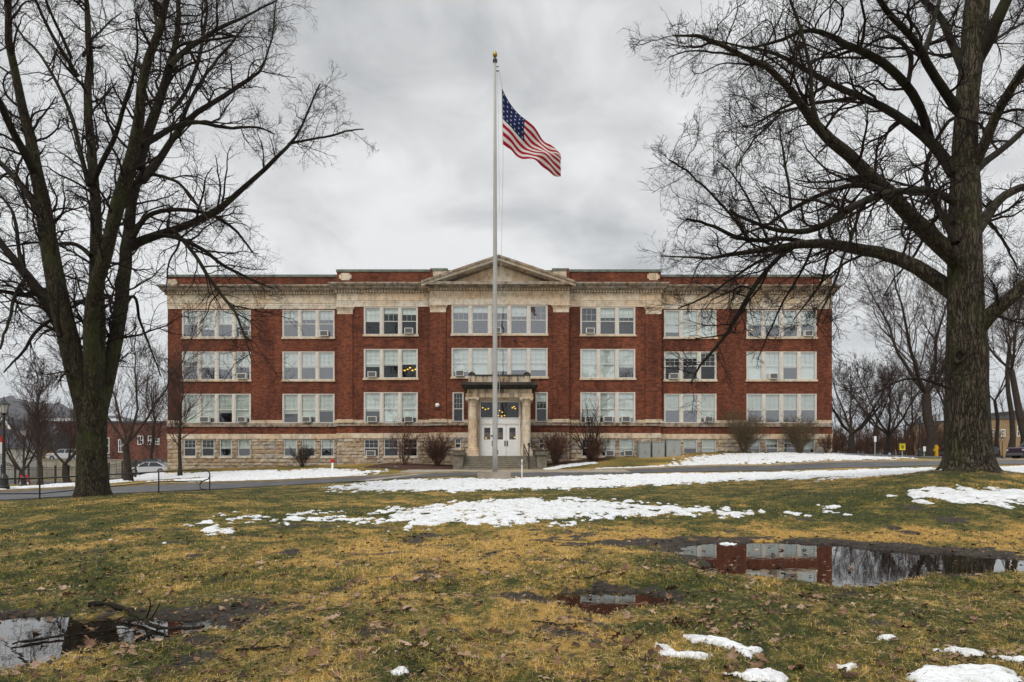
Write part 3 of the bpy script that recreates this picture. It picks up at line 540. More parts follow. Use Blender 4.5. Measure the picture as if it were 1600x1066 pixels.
def leaf_mesh(seed, s=1.0):
    rr = np.random.default_rng(seed); L_ = .13*s; out_ = []
    for side in (1, -1):
        ts = np.linspace(0, 1, 9); ws = np.array([.02, .16, .08, .30, .14, .34, .13, .20, .0])*(.8+.4*rr.random(9))
        pts = [(t_-(.0 if i % 2 else .03), side*w_) for i, (t_, w_) in enumerate(zip(ts, ws))]
        out_ = out_+pts if side == 1 else out_+pts[::-1][1:-1]
    c1, c2, c3 = rr.normal(0, .5), rr.normal(.8, .6), rr.normal(0, .5)
    V = [((p[0]-.5)*L_, p[1]*L_, L_*(.10+c1*(p[0]-.5)**2+c2*p[1]**2+c3*(p[0]-.5)*p[1]*1.5+rr.normal(0, .03))) for p in out_]
    nV = len(V); ax = [((t_-.5)*L_, 0, L_*(.08+c1*(t_-.5)**2)) for t_ in np.linspace(0, 1, 9)]
    V = V+ax; fs = []
    for i in range(8):
        fs.append((i, i+1, nV+i+1, nV+i)); a_ = (nV-i) % nV if i else 0; b_ = nV-1-i if i < 7 else 8
        fs.append((nV+i, nV+i+1, b_, a_) if True else None)
    me = bpy.data.meshes.new('fallen_leaf'); me.from_pydata([tuple(v) for v in V], [], fs); me.materials.append(lm); me.update(); return me
LM = [leaf_mesh(100+i) for i in range(14)]
def leaf_pos(n, d0, d1, p=.9):
    D = d0+(d1-d0)*rng.random(n)**p; x = (rng.random(n)*2-1)*D*.8
    x = np.where(rng.random(n) < .55, x, -x*.6+rng.normal(0, .4, n)); k = fbm(x, D, .9, 3) > .47
    return x[k], D[k]
lx, ly = leaf_pos(900, 4.25, 9.5); lx, ly = lx[:290], ly[:290]; lz = G(lx, ly)
for i in range(len(lx)):
    o = bpy.data.objects.new('fallen_leaf', LM[i % 14]); COL.objects.link(o); o.location = (lx[i], ly[i], max(lz[i], .0)+.012)
    o.rotation_euler = (rng.normal(0, .35), rng.normal(0, .35), rng.random()*6.28); s_ = .55+.75*rng.random()**1.6; o.scale = (s_, s_, s_)
    tag(o, 'curled dead brown oak leaf fallen on the wet winter lawn', 'leaf', 'dead leaves scattered over the near lawn')
# smaller litter: one mesh of leaf scraps
def litter(n, d0, d1, smin, smax):
    D = d0*(d1/d0)**rng.random(n); x = (rng.random(n)*2-1)*D*.85; z = G(x, D); k = ((z > .0) | (rng.random(n) < .25)) & (fbm(x+3, D, .8, 3)+rng.random(n)*.3 > .48); x, D, z = x[k], D[k], z[k]; n = len(x)
    s = (smin+(smax-smin)*rng.random(n)**2)*(1+D/25); a0 = rng.random(n)*6.28; P = np.stack([x, D, np.maximum(z, 0)+.014], 1)
    V = []
    for j, (ca, rr) in enumerate(((0, 1), (1.1, .6), (2.0, .9), (3.1, .55), (4.1, 1.0), (5.2, .5))):
        a = a0+ca; V.append(P+np.stack([np.cos(a)*s*rr, np.sin(a)*s*rr*.8, rng.normal(0, .25, n)*s], 1))
    V = np.stack(V, 1).reshape(-1, 3); i = np.arange(n)[:, None]*6+np.arange(6)[None]; return V, i.ravel(), np.full(n, 6)
lm2 = mat('dark rotted leaf', (.09, .05, .03), .8, .3, noise=.75, nscale=9)
V1, f1, c1 = litter(10000, 4.2, 13, .005, .042); V2, f2, c2 = litter(3500, 12, 34, .012, .035)
tag(mesh_np('leaf_litter', np.concatenate([V1, V2]), np.concatenate([f1, f2+len(V1)]), np.concatenate([c1, c2]), [lm, lm2], None, (rng.random(len(c1)+len(c2)) < .5).astype(int)), kind='stuff')
# ------------------------------------------------------------------ school building
DW, DP, DC = 62.7, 62.0, 61.45           # distances of the wing, pavilion and centre wall planes
BX, BZ = 0.0, 0.0
def wx(px, D=DW): return (px-800)*D/F
def wz(py, D=DW): return zp(py, D)
school = empty('school_building', (-1.1, 62, 0.9), 'wide three storey red brick school with limestone trim, pedimented centre and rough stone basement', 'building')
OR = (-1.1, 62, 0.9)
def grid_wall(mb, x0, x1, z0, z1, y, holes, depth=.30, m=0, mr=None):
    xs = sorted({x0, x1, *[h[0] for h in holes], *[h[1] for h in holes]}); zs = sorted({z0, z1, *[h[2] for h in holes], *[h[3] for h in holes]})
    for a, b in zip(xs, xs[1:]):
        for c, d_ in zip(zs, zs[1:]):
            mx_, mz_ = (a+b)/2, (c+d_)/2
            if any(h[0] < mx_ < h[1] and h[2] < mz_ < h[3] for h in holes): continue
            mb.add([(a, y, c), (b, y, c), (b, y, d_), (a, y, d_)], [(0, 1, 2, 3)], m)
    for h in holes:
        X0, X1, Z0, Z1 = h; mr_ = m if mr is None else mr
        mb.add([(X0, y, Z0), (X1, y, Z0), (X1, y+depth, Z0), (X0, y+depth, Z0), (X0, y, Z1), (X1, y, Z1), (X1, y+depth, Z1), (X0, y+depth, Z1)],
               [(0, 3, 2, 1)[::-1], (4, 5, 6, 7)[::-1], (0, 4, 7, 3), (1, 2, 6, 5)], mr_)
# sections: (px0, px1, D)
SEC = [(262, 526.5, DW), (526.5, 671.5, DP), (671.5, 889.5, DC), (889.5, 1032.5, DP), (1032.5, 1300, DW)]
FL = {DW: {3: (484.5, 527), 2: (549.5, 593.5), 1: (615.5, 661)}, DP: {3: (480, 523), 2: (545.5, 591), 1: (613, 660.5)}, DC: {3: (477.3, 522), 2: (544, 589), 1: (613, 659)}}
BAYS = {'A': (DW, 284.5, 392, 4), 'B': (DW, 441.4, 522.8, 3), 'C': (DP, 568.5, 652.8, 3), 'M': (DC, 705.6, 855.6, 5), 'D': (DP, 906.8, 992.6, 3), 'E': (DW, 1037.5, 1119.5, 3), 'F': (DW, 1166.3, 1276, 4)}
BL = {'A3': [.53, .72, .53, .62], 'A2': [.32, .57, .62, .55], 'A1': [1.0, .84, .65, .84], 'B3': [.36, .33, .34], 'B2': [.56, .57, .56], 'B1': [.68, .8, .6],
      'C3': [.52, .20, .25], 'C2': [.60, .56, .52], 'C1': [.62, .97, .84], 'M3': [.22, .22, .24, .36, 0], 'M2': [.82, 1.0, .80, .76, .76], 'D3': [0, .36, .36], 'D2': [1, 1, .62], 'D1': [.83, .83, .84],
      'E3': [.82, 1, 1], 'E2': [.22, .22, .05], 'E1': [.57, .57, .84], 'F3': [.55, .55, .55, .55], 'F2': [1, .98, .57, 1], 'F1': [.56, .56, .56, .56]}
AC = {('A3', 3): .7, ('A2', 3): .5, ('A1', 1): .35, ('A1', 3): .5, ('B3', 2): .4, ('B1', 1): .4, ('C3', 2): .5, ('C2', 0): .5, ('C1', 0): .5, ('C1', 2): .5, ('M3', 2): .3, ('M2', 0): .45,
      ('D3', 0): .55, ('D1', 0): .5, ('D1', 1): .5, ('D1', 2): .45, ('E1', 2): .5, ('E2', 0): .55, ('F3', 3): .45, ('F2', 1): .5}
HAZY = {'B2', 'B3', 'A3', 'A2', 'M3', 'M2', 'F1', 'E1', 'F2', 'D1', 'D2', 'M2', 'F3', 'E3'}
def light_window(x0, x1, z0, z1, y, bl, blm='blind', glass='glass', rows=2, split=.5, lower=True, base=False):
    """one double hung window light; parts of the building, pane and blind its own parts"""
    mb = MB(OR); fw = .055; H = z1-z0; zm = z0+H*split; g_ = y+.10
    for a, b_, c, d_ in ((x0, x0+fw, z0, z1), (x1-fw, x1, z0, z1), (x0+fw, x1-fw, z1-fw, z1), (x0+fw, x1-fw, z0, z0+fw*1.2)): mb.box(a, b_, y+.03, y+.16, c, d_)
    mb.box(x0+fw, x1-fw, y+.05, y+.13, zm-.03, zm+.03)
    ia, ib = x0+fw, x1-fw; mw = .011
    for k in (1, 2): xx = ia+(ib-ia)*k/3; mb.box(xx-mw, xx+mw, y+.075, y+.115, zm+.03, z1-fw, 1)
    for k in range(1, rows): zz = zm+(z1-zm)*k/rows; mb.box(ia, ib, y+.076, y+.114, zz-mw, zz+mw, 1)
    wdw = mb.build('window', [MT['sash'], MT['muntin']], school)
    p = MB(OR); p.add([(ia, g_, z0+fw), (ib, g_, z0+fw), (ib, g_, z1-fw), (ia, g_, z1-fw)], [(0, 1, 2, 3)]); p.build('pane', MT[glass], wdw)
    if bl > 0:
        bz = z1-(H-fw)*bl; b2 = MB(OR); b2.box(ia+.015, ib-.015, g_+.10, g_+.115, bz, z1-fw); b2.box(ia+.015, ib-.015, g_+.09, g_+.125, bz-.02, bz, 0); b2.build('blind', MT[blm], wdw)
    return wdw
def ac_unit(x, z, y, label, w=.66, h=.50):
    t_ = empty('window_air_conditioner', (x, y, z), label, 'air conditioner', 'air conditioners sticking out of the school windows')
    mb = MB((0, 0, 0)); a = w/2; mb.box(-a, a, -.34, .1, 0, h); mb.build('casing', MT['acw'], t_)
    g_ = MB(); g_.box(-a+.06, a-.06, -.352, -.338, .05, h-.05)
    for k in range(5): zz = .07+k*(h-.14)/4; g_.box(-a+.06, a-.06, -.36, -.351, zz-.008, zz+.008)
    g_.build('grille', MT['grille'], t_)
    return t_
FNAME = {3: 'top floor', 2: 'middle floor', 1: 'lower floor', 0: 'basement'}
ac_list = []
holes = {0: [], 1: [], 2: [], 3: [], 4: []}
sec_i = {'A': 0, 'B': 0, 'C': 1, 'M': 2, 'D': 3, 'E': 4, 'F': 4}
surround = {}
for bay, (D, p0, p1, n) in BAYS.items():
    for fl in (3, 2, 1):
        if bay == 'M' and fl == 1: continue
        y0p, y1p = FL[D][fl]; x0, x1, z1, z0 = wx(p0, D), wx(p1, D), wz(y0p, D), wz(y1p, D)
        holes[sec_i[bay]].append((x0, x1, z0, z1))
        mb = MB(OR); y = D; mull = .26; tw = (x1-x0); ew = .09; lw = (tw-2*ew-(n-1)*mull)/n
        mb.box(x0+.002, x0+ew, y-.02, y+.2, z0+.002, z1-.002); mb.box(x1-ew, x1-.002, y-.02, y+.2, z0+.002, z1-.002); mb.box(x0+ew, x1-ew, y-.018, y+.2, z1-.06, z1-.002)
        for k in range(1, n):
            xx = x0+ew+k*lw+(k-1)*mull; mb.box(xx, xx+mull, y-.02, y+.2, z0+.002, z1-.06); mb.box(xx+.07, xx+mull-.07, y-.045, y-.021, z0+.01, z1-.07)
        if fl != 1: mb.box(x0-.08, x1+.08, y-.12, y+.2, z0-.17, z0, 1)
        mb.build('window_surround', [MT['frame'], MT['lime']], school)
        for k in range(n):
            xa = x0+ew+k*(lw+mull); key = bay+str(fl); bl = BL[key][k]
            gl_ = 'glass2' if key in HAZY else 'glassd' if key in ('E2', 'C2', 'C3') else 'glass'
            light_window(xa+.003, xa+lw-.003, z0+.003, z1-.063, y, bl, 'blind' if fl > 1 or bay in 'CD' else 'blind2', gl_, 3 if fl != 3 else 2, .5 if fl > 1 else .47)
            if (key, k) in AC:
                xc = xa+lw*AC[(key, k)]; ac_list.append((fl, xc, z0+.06, y))
# centre ground floor side windows, basement windows
for p0, p1 in ((707, 724.6), (836.6, 855.8)):
    x0, x1, z1, z0 = wx(p0, DC), wx(p1, DC), wz(613, DC), wz(659, DC); holes[2].append((x0, x1, z0, z1)); mb = MB(OR)
    mb.box(x0+.002, x0+.08, DC-.02, DC+.2, z0, z1); mb.box(x1-.08, x1-.002, DC-.02, DC+.2, z0, z1); mb.box(x0+.08, x1-.08, DC-.018, DC+.2, z1-.06, z1-.002); mb.build('window_surround', MT['frame'], school)
    light_window(x0+.08, x1-.08, z0, z1-.063, DC, 0 if p0 < 800 else .3, 'blind', 'glassd', 3, .45)
BASE = {0: [(287, 306.5), (315, 335), (343.5, 362), (372, 391.5), (443.5, 464), (472, 492.5), (501.5, 522)], 1: [(569, 591.7), (600, 622.3), (629.5, 652.3)], 2: [(711, 720), (842.3, 850.3)], 3: [(909, 927), (940, 961), (968, 991)],
        4: [(1040.5, 1060), (1068, 1089), (1097, 1118.5), (1168, 1188), (1196.5, 1216), (1224.5, 1244.5), (1253, 1273)]}
bh = {k: [] for k in range(5)}
for s_i, lst in BASE.items():
    D = SEC[s_i][2]
    for j, (p0, p1) in enumerate(lst):
        top, bot = (686.8, 713.5) if s_i != 2 else (685.6, 701)
        x0, x1, z1, z0 = wx(p0, D), wx(p1, D), wz(top, D), wz(bot, D); bh[s_i].append((x0, x1, z0, z1))
        bl = {0: [0, 0, .55, .55, .5, .5, .5], 1: [0, 0, 0], 2: [0, 0], 3: [0, .75, .75], 4: [.5, .45, 1, .4, .3, .25, .6]}[s_i][j]
        light_window(x0+.01, x1-.01, z0+.01, z1-.01, D-.02, bl, 'blind2', 'glassd' if bl == 0 else 'glass', 2 if s_i != 2 else 1, .5)
        if s_i == 1 and j == 0 or s_i == 3 and j in (1, 2): ac_list.append((0, (x0+x1)/2+(.1 if s_i == 3 else 0), z0+.05, D-.05))
# walls
bw = MB(OR); sb = MB(OR); wt = MB(OR); band = MB(OR); par = MB(OR); cop = MB(OR)
ent = MB(OR); corn = MB(OR); dent = MB(OR); room = MB(OR)
PY = {DW: dict(base=686, band=678.3, led0=667, led1=661.2, arch=482.8, fr=474.6, dn0=461, dn1=457.5, c0=457, c1=448, pt=433, ct=429.3),
      DP: dict(base=684.8, band=677, led0=665.6, led1=660.7, arch=479.4, fr=470.5, dn0=458.3, dn1=454.8, c0=454.2, c1=444.3, pt=425, ct=421.2),
      DC: dict(base=684, band=676, led0=665, led1=660.2, arch=476.4, fr=467.5, dn0=454.8, dn1=451.4, c0=451, c1=445.5, pt=421, ct=417)}
rr = random.Random(3)
def rock_wall(mb, x0, x1, z0, z1, y, hs):
    row = 0; z = z1
    while z > z0+.05:
        h = rr.choice((.30, .38, .46)); zb = max(z0, z-h); x = x0-rr.random()*.5
        while x < x1:
            w_ = rr.uniform(.5, 1.25); a, b_ = max(x, x0), min(x+w_, x1); x += w_
            if b_-a < .05: continue
            segs = [(a, b_, zb, z)]
            for H in hs:
                ns = []
                for (a_, b2, c_, d_) in segs:
                    if b2 <= H[0] or a_ >= H[1] or d_ <= H[2] or c_ >= H[3]: ns.append((a_, b2, c_, d_)); continue
                    if a_ < H[0]: ns.append((a_, H[0], c_, d_))
                    if b2 > H[1]: ns.append((H[1], b2, c_, d_))
                    m0, m1 = max(a_, H[0]), min(b2, H[1])
                    if d_ > H[3]: ns.append((m0, m1, H[3], d_))
                    if c_ < H[2]: ns.append((m0, m1, c_, H[2]))
                segs = ns
            mi_ = rr.choice((0, 0, 0, 1, 1, 2))
            for (a_, b2, c_, d_) in segs:
                if b2-a_ < .06 or d_-c_ < .05: continue
                e_ = .012; q0 = [(a_+e_, y, c_+e_), (b2-e_, y, c_+e_), (b2-e_, y, d_-e_), (a_+e_, y, d_-e_)]
                j_ = lambda: rr.uniform(-.03, .03); yy = lambda: y-rr.uniform(.03, .12); ix = (b2-a_)*.22; iz = (d_-c_)*.28
                q1 = [(a_+ix+j_(), yy(), c_+iz+j_()), (b2-ix+j_(), yy(), c_+iz+j_()), (b2-ix+j_(), yy(), d_-iz*.6+j_()), (a_+ix+j_(), yy(), d_-iz*.6+j_())]
                mb.add(q0+q1, [(4, 5, 6, 7), (0, 1, 5, 4), (1, 2, 6, 5), (2, 3, 7, 6), (3, 0, 4, 7)], mi_)
        z = zb; row += 1
GZ = -1.2
for i, (p0, p1, D) in enumerate(SEC):
    P = PY[D]; x0, x1 = wx(p0, D), wx(p1, D); Z = lambda k: wz(P[k], D); y = D
    if i == 4: x1 = wx(1300, DW)
    grid_wall(bw, x0, x1, Z('led1'), Z('arch'), y, holes[i])
    bw.add([(x0, y-.02, Z('band')), (x1, y-.02, Z('band')), (x1, y-.02, Z('led0')), (x0, y-.02, Z('led0'))], [(0, 1, 2, 3)])
    grid_wall(sb, x0-.02, x1+.02, GZ, Z('base'), y+.0, bh[i], .25, 3)
    rock_wall(sb, x0-.02, x1+.02, GZ+.6, Z('base'), y-.012, bh[i])
    for (a, b_, c, d_) in bh[i]: sb.box(a-.06, b_+.06, y-.13, y+.1, c-.16, c, 4)
    band.box(x0-.03, x1+.03, y-.09, y+.1, Z('base'), Z('band'))
    wt.box(x0-.05, x1+.05, y-.16, y+.05, Z('led0'), (Z('led0')+Z('led1'))/2); wt.box(x0-.03, x1+.03, y-.10, y+.05, (Z('led0')+Z('led1'))/2, Z('led1'))
    # entablature
    e1 = (Z('arch')*2+Z('fr'))/3; e2 = (Z('arch')+2*Z('fr'))/3
    ent.box(x0-.02, x1+.02, y-.05, y+.3, Z('arch'), e1); ent.box(x0-.02, x1+.02, y-.08, y+.3, e1, e2); ent.box(x0-.02, x1+.02, y-.12, y+.3, e2, Z('fr')); ent.box(x0-.02, x1+.02, y-.17, y+.3, Z('fr'), Z('fr')+.09, 1)
    ent.box(x0-.02, x1+.02, y-.06, y+.3, Z('fr')+.09, Z('dn0'), 1)
    dl = .0 if i in (1, 2, 3) else 0
    ex0 = .75 if i in (0, 1, 2) else 0; ex1 = .75 if i in (2, 3, 4) else 0
    pr = .85
    corn.box(x0-ex0*.3, x1+ex1*.3, y-.16, y+.3, Z('dn0'), Z('c0'))
    nz = int((x1-x0+.3)/.26)
    for k in range(nz): xa = x0-.1+k*.26; corn.box(xa, xa+.14, y-.30, y-.163, Z('dn0')+.02, Z('dn1')+.03, 1)
    dz = (Z('c1')-Z('c0'))
    for a, b_, q_ in ((0, .22, .45), (.22, .55, .62), (.55, .75, .74), (.75, 1, pr)):
        corn.box(x0-ex0*q_*.95, x1+ex1*q_*.95, y-q_, y+.3, Z('c0')+dz*a, Z('c0')+dz*b_, 0)
    if i != 2:
        par.box(x0, x1, y+.02, y+.45, Z('c1'), Z('pt')); cp_ = MB(OR); cp_.box(x0-.08, x1+.08, y-.06, y+.55, Z('pt'), Z('ct')); cp_.build('coping', MT['copper'], school)
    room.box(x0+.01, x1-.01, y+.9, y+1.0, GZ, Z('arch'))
# returns between the planes (brick sides) and building body
for px_, Da, Db in ((526.5, DP, DW), (1032.5, DP, DW), (671.5, DC, DP), (889.5, DC, DP)):
    xa = wx(px_, Da); P = PY[Da]
    bw.box(xa-.01 if px_ < 800 else xa-.2, xa+.2 if px_ < 800 else xa+.01, Da+.004, Db+.1, GZ, wz(P['pt'], Da))
XL, XR = wx(262), wx(1300); YB = 84
par.box(XL, XL+.45, DW+.451, YB, wz(448), wz(433)); par.box(XR-.45, XR, DW+.451, YB, wz(448), wz(433)); par.box(XL, XR, YB-.4, YB+.01, wz(448), wz(433))
bw.add([(XL, DW, GZ), (XL, YB, GZ), (XL, YB, wz(448)), (XL, DW, wz(448))], [(0, 1, 2, 3)]); bw.add([(XR, DW, GZ), (XR, YB, GZ), (XR, YB, wz(448)), (XR, DW, wz(448))], [(3, 2, 1, 0)]); bw.add([(XL, YB, GZ), (XR, YB, GZ), (XR, YB, wz(448)), (XL, YB, wz(448))], [(3, 2, 1, 0)])
corn.box(XL-.6, XL, DW+.301, YB, wz(451), wz(448)); corn.box(XR, XR+.6, DW+.301, YB, wz(451), wz(448))
for xa, xb in ((XL-.08, XL+.53), (XR-.53, XR+.08)): sc_ = MB(OR); sc_.box(xa, xb, DW+.551, YB, wz(433), wz(429.3)); sc_.build('side_coping', MT['copper'], school)
bw.build('brick_wall', MT['brick'], school); par.build('parapet', MT['brick'], school)
rk2 = stone_mat('brown rock stone', (0.44, 0.33, 0.22), 50, 50, .4); rk3 = stone_mat('grey rock stone', (0.42, 0.38, 0.34), 50, 50, .45); mort = mat('basement mortar', (.24, .20, .16), .95)
sb.build('stone_base', [MT['rock'], rk2, rk3, mort, MT['lime2']], school); band.build('stone_band', MT['lime'], school); wt.build('water_table', MT['cornice'], school)
ent.build('entablature', [MT['lime2'], MT['lime']], school); corn.build('cornice', [MT['cornice'], MT['lime']], school)

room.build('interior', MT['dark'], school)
rf = MB(OR); rf.box(XL+.46, XR-.46, DW+.5, YB-.41, wz(448)-.1, wz(448)+.3); rf.build('roof', mat('roof felt', (.08, .08, .08), .9), school)
# pilasters
for p0, p1, D in ((527.5, 551.5, DP), (1008.5, 1033, DP), (672.2, 697, DC), (864.3, 888.8, DC)):
    mb = MB(OR); x0, x1 = wx(p0, D), wx(p1, D); y = D; P = PY[D]; zt = wz(P['arch'], D); zb = wz(P['led1'], D); k1 = .38
    mb.box(x0+.003, x1-.003, y-.13, y+.01, zb+.30, zt-.70, 0)
    mb.box(x0-.002, x1+.002, y-.15, y, zt-.70, zt-.34, 1)
    for a, b_, q_ in ((.34, .22, .17), (.22, .12, .23), (.12, .0, .30)): mb.box(x0-q_+.12, x1+q_-.12, y-q_, y, zt-a, zt-b_-.001, 1)
    mb.box(x0-.10, x1+.10, y-.22, y, zb+.001, zb+.16, 1); mb.box(x0-.04, x1+.04, y-.17, y, zb+.16, zb+.30, 1)
    mb.build('pilaster', [MT['brick'], MT['lime']], school)
# limestone base course under the brick piers
bc = MB(OR)
for i, (p0, p1, D) in enumerate(SEC):
    xs = [wx(p0, D)]+[v for h in sorted(holes[i]) if abs(h[2]-wz(FL[D][1][1], D)) < .2 for v in (h[0], h[1])]+[wx(p1, D)]
    for a, b_ in zip(xs[::2], xs[1::2]): bc.box(a+.01, b_-.01, D-.06, D+.01, wz(PY[D]['led1'], D)+.002, wz(PY[D]['led1'], D)+.26)
bc.build('base_course', MT['lime'], school)
# plaques
for pc, py0, py1, D, w_ in ((539.5, 426.8, 438, DP, 19), (1021, 426.8, 438, DP, 19), (269, 436.5, 446, DW, 16), (1289.5, 434, 445, DW, 17)):
    mb = MB(OR); x0, x1, z0, z1 = wx(pc-w_/2, D), wx(pc+w_/2, D), wz(py1, D), wz(py0, D); sx_, sz_ = .16, .15
    pl = [(x0, z0+sz_), (x0+sx_, z0+sz_), (x0+sx_, z0), (x1-sx_, z0), (x1-sx_, z0+sz_), (x1, z0+sz_), (x1, z1-sz_), (x1-sx_, z1-sz_), (x1-sx_, z1), (x0+sx_, z1), (x0+sx_, z1-sz_), (x0, z1-sz_)]
    mb.prism(pl, D-.03, D+.1); mb.build('plaque', MT['lime'], school)
# pediment
pd = MB(OR); y = DC; xc = wx(779.3, DC); hw = wx(898, DC)-xc; zb_ = wz(445.6, DC); za = wz(403.5, DC); th = .62; rz_ = za-zb_
# horizontal moulding top
pd.box(xc-hw, xc+hw, y-.95, y+.3, zb_-.16, zb_+.10, 0)
pd.prism([(xc-hw+2.0, zb_+.10), (xc+hw-2.0, zb_+.10), (xc, za-.65)], y+.05, y+.6, 1)       # tympanum
sl = rz_/hw
for sgn in (-1, 1):
    for dz0, dz1, yo, mi_ in ((.0, -.20, -1.15, 0), (-.20, -.42, -.98, 2), (-.42, -.62, -.62, 0)):
        a = [(xc, za+dz0), (xc, za+dz1), (xc+sgn*(hw+.35*0), zb_+dz1+.12), (xc+sgn*hw, zb_+dz0+.12)]
        if sgn < 0: a = a[::-1]
        a = a if sgn > 0 else a
        pd.prism(a[::-1], y+yo, y+.6, mi_)
    n_ = 38
    for k in range(1, n_):
        t_ = k/n_; xk = xc+sgn*hw*t_*.93; zk = za-.65-(za-.65-zb_-.05)*t_*.955
        if zk > zb_+.22: pd.box(xk-.06, xk+.06, y-.36, y-.05, zk-.02, zk+.15, 1)
pd.prism([(xc-hw+1.0, zb_+.1), (xc+hw-1.0, zb_+.1), (xc, za-.4)], y+.61, y+2.5, 3)
pdo = pd.build('pediment', [MT['cornice'], MT['lime'], MT['lime2'], MT['copper']], school)
at_ = MB(OR)
for p0, p1 in ((671.5, 697), (864.5, 889.3)):
    x0, x1 = wx(p0, DC), wx(p1, DC); at_.box(x0, x1, DC+.9, DC+2.2, wz(450, DC), wz(419, DC), 0); at_.box(x0-.06, x1+.06, DC+.85, DC+2.25, wz(419, DC), wz(415, DC), 1)
at_.box(wx(697, DC)+.01, wx(864.5, DC)-.01, DC+1.3, DC+1.7, wz(450, DC), wz(419.5, DC), 2); at_.box(wx(697, DC)+.07, wx(864.5, DC)-.07, DC+1.2, DC+1.8, wz(419.5, DC), wz(416.5, DC), 1)
at_.build('attic', [MT['lime'], MT['copper'], MT['brick']], school)
# round white wall light, dark camera
mb = MB(OR); mb.lathe([(.0, 0), (.14, .02), (.2, .12), (.2, .26), (.12, .36), (0, .38)], wx(684, DC), DC-.3, 12, 0, False); mb.v = [(x, y_, z+wz(637, DC)) for x, y_, z in mb.v]; mb.build('wall_light', MT['white'], school, True)
mb = MB(OR); mb.box(wx(802.8, DC), wx(805.8, DC), DC-.32, DC, wz(533.5, DC), wz(529.5, DC)); mb.build('security_camera', MT['black'], school)
# air conditioners with labels by place
for fl in (3, 2, 1, 0):
    L_ = sorted([a for a in ac_list if a[0] == fl], key=lambda a: a[1]); ordn = ['leftmost', 'second from left', 'third from left', 'fourth from left', 'fifth from left', 'sixth from left', 'seventh from left', 'eighth from left', 'ninth from left']
    for k, (_, x, z, y_) in enumerate(L_):
        nm = 'rightmost' if k == len(L_)-1 else ordn[k]
        ac_unit(x, z, y_, f'white window air conditioner, {nm} of those along the {FNAME[fl]} of the school', (.76 if k % 3 else .84))
# lit lamps in rooms
def room_lamp(x, z, y_, n, label):
    t_ = empty('ceiling_lamp', (x, y_, z), label, 'lamp', 'lit yellow lamps hanging inside the school')
    for k in range(n):
        mb = MB(); dx = (k-(n-1)/2)*.24; dz = .13*((k*7) % 3-1); mb.lathe([(.0, -.05), (.09, -.03), (.10, .03), (.03, .07), (.0, .08)], dx, .12*((k*5) % 3), 8, 0, False); mb.v = [(a, b_, c+dz) for a, b_, c in mb.v]; mb.build('shade', MT['lampy'], t_, True)
    mb = MB(); mb.box(-.02, .02, .1, .13, 0, .9); mb.box(-(n-1)*.12, (n-1)*.12, .11, .13, .0, .02); mb.build('rod', MT['black'], t_)
room_lamp(wx(640.5, DP+.5), wz(577, DP+.5), DP+.45, 5, 'lit yellow lamp cluster behind the middle floor window left of the entrance')
room_lamp(wx(1171.5, DW+.5), wz(517.5, DW+.5), DW+.45, 3, 'small lit yellow lamp in the first top floor window of the right wing end bay')
room_lamp(wx(1238, DW+.5), wz(507, DW+.5), DW+.45, 4, 'wider lit yellow lamp cluster in the third top floor window of the right end bay')
# ------------------------------------------------------------------ portico
DPt = 59.0; E = OR; zf = 1.80
def X_(p): return wx(p, DPt)
def Z_(p): return wz(p, DPt)
po = MB(E)
po.box(X_(728), X_(833), DPt-.25, DC, Z_(621.5), Z_(615), 0); po.box(X_(730), X_(831), DPt-.20, DC, Z_(615), Z_(608.5), 0)
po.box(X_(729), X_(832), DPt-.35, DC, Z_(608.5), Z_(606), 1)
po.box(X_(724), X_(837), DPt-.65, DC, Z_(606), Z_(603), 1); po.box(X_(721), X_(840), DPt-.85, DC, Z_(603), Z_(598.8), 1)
po.box(X_(735), X_(826), DPt-.05, DPt+.3, Z_(598.8), Z_(587.5), 0); po.box(X_(734), X_(827), DPt-.12, DPt+.36, Z_(587.5), Z_(585.5), 1)
for p in (732.2, 818.2):
    po.box(X_(p), X_(p+10.6), DPt-.2, DPt+.4, Z_(598.8), Z_(587.4), 0)
    a, b_ = X_(p-.4), X_(p+11); pr_ = [(a, Z_(587.4))]+[(a+(b_-a)*t_/8, Z_(587.4)+.34*math.sin(math.pi*(.12+.76*t_/8))) for t_ in range(9)]+[(b_, Z_(587.4))]
    po.prism(pr_[::-1], DPt-.25, DPt+.45, 1)
for xa, xb in ((X_(730.5), X_(749)-.02), (X_(812.5)+.02, X_(829.5))):   # piers behind the columns
    po.box(xa, xb, DPt+.62, DC, zf, Z_(621.5), 0)
nz = 34
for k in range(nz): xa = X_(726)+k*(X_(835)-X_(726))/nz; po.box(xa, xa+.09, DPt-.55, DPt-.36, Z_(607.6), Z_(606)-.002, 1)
po.box(X_(745), X_(816), DPt-.1, DC, zf-.5, zf-.001, 2)
po.build('portico', [MT['limed'], mat('black stained stone', (.07, .06, .05), .9, noise=.6, nscale=2), MT['stepc']], school)
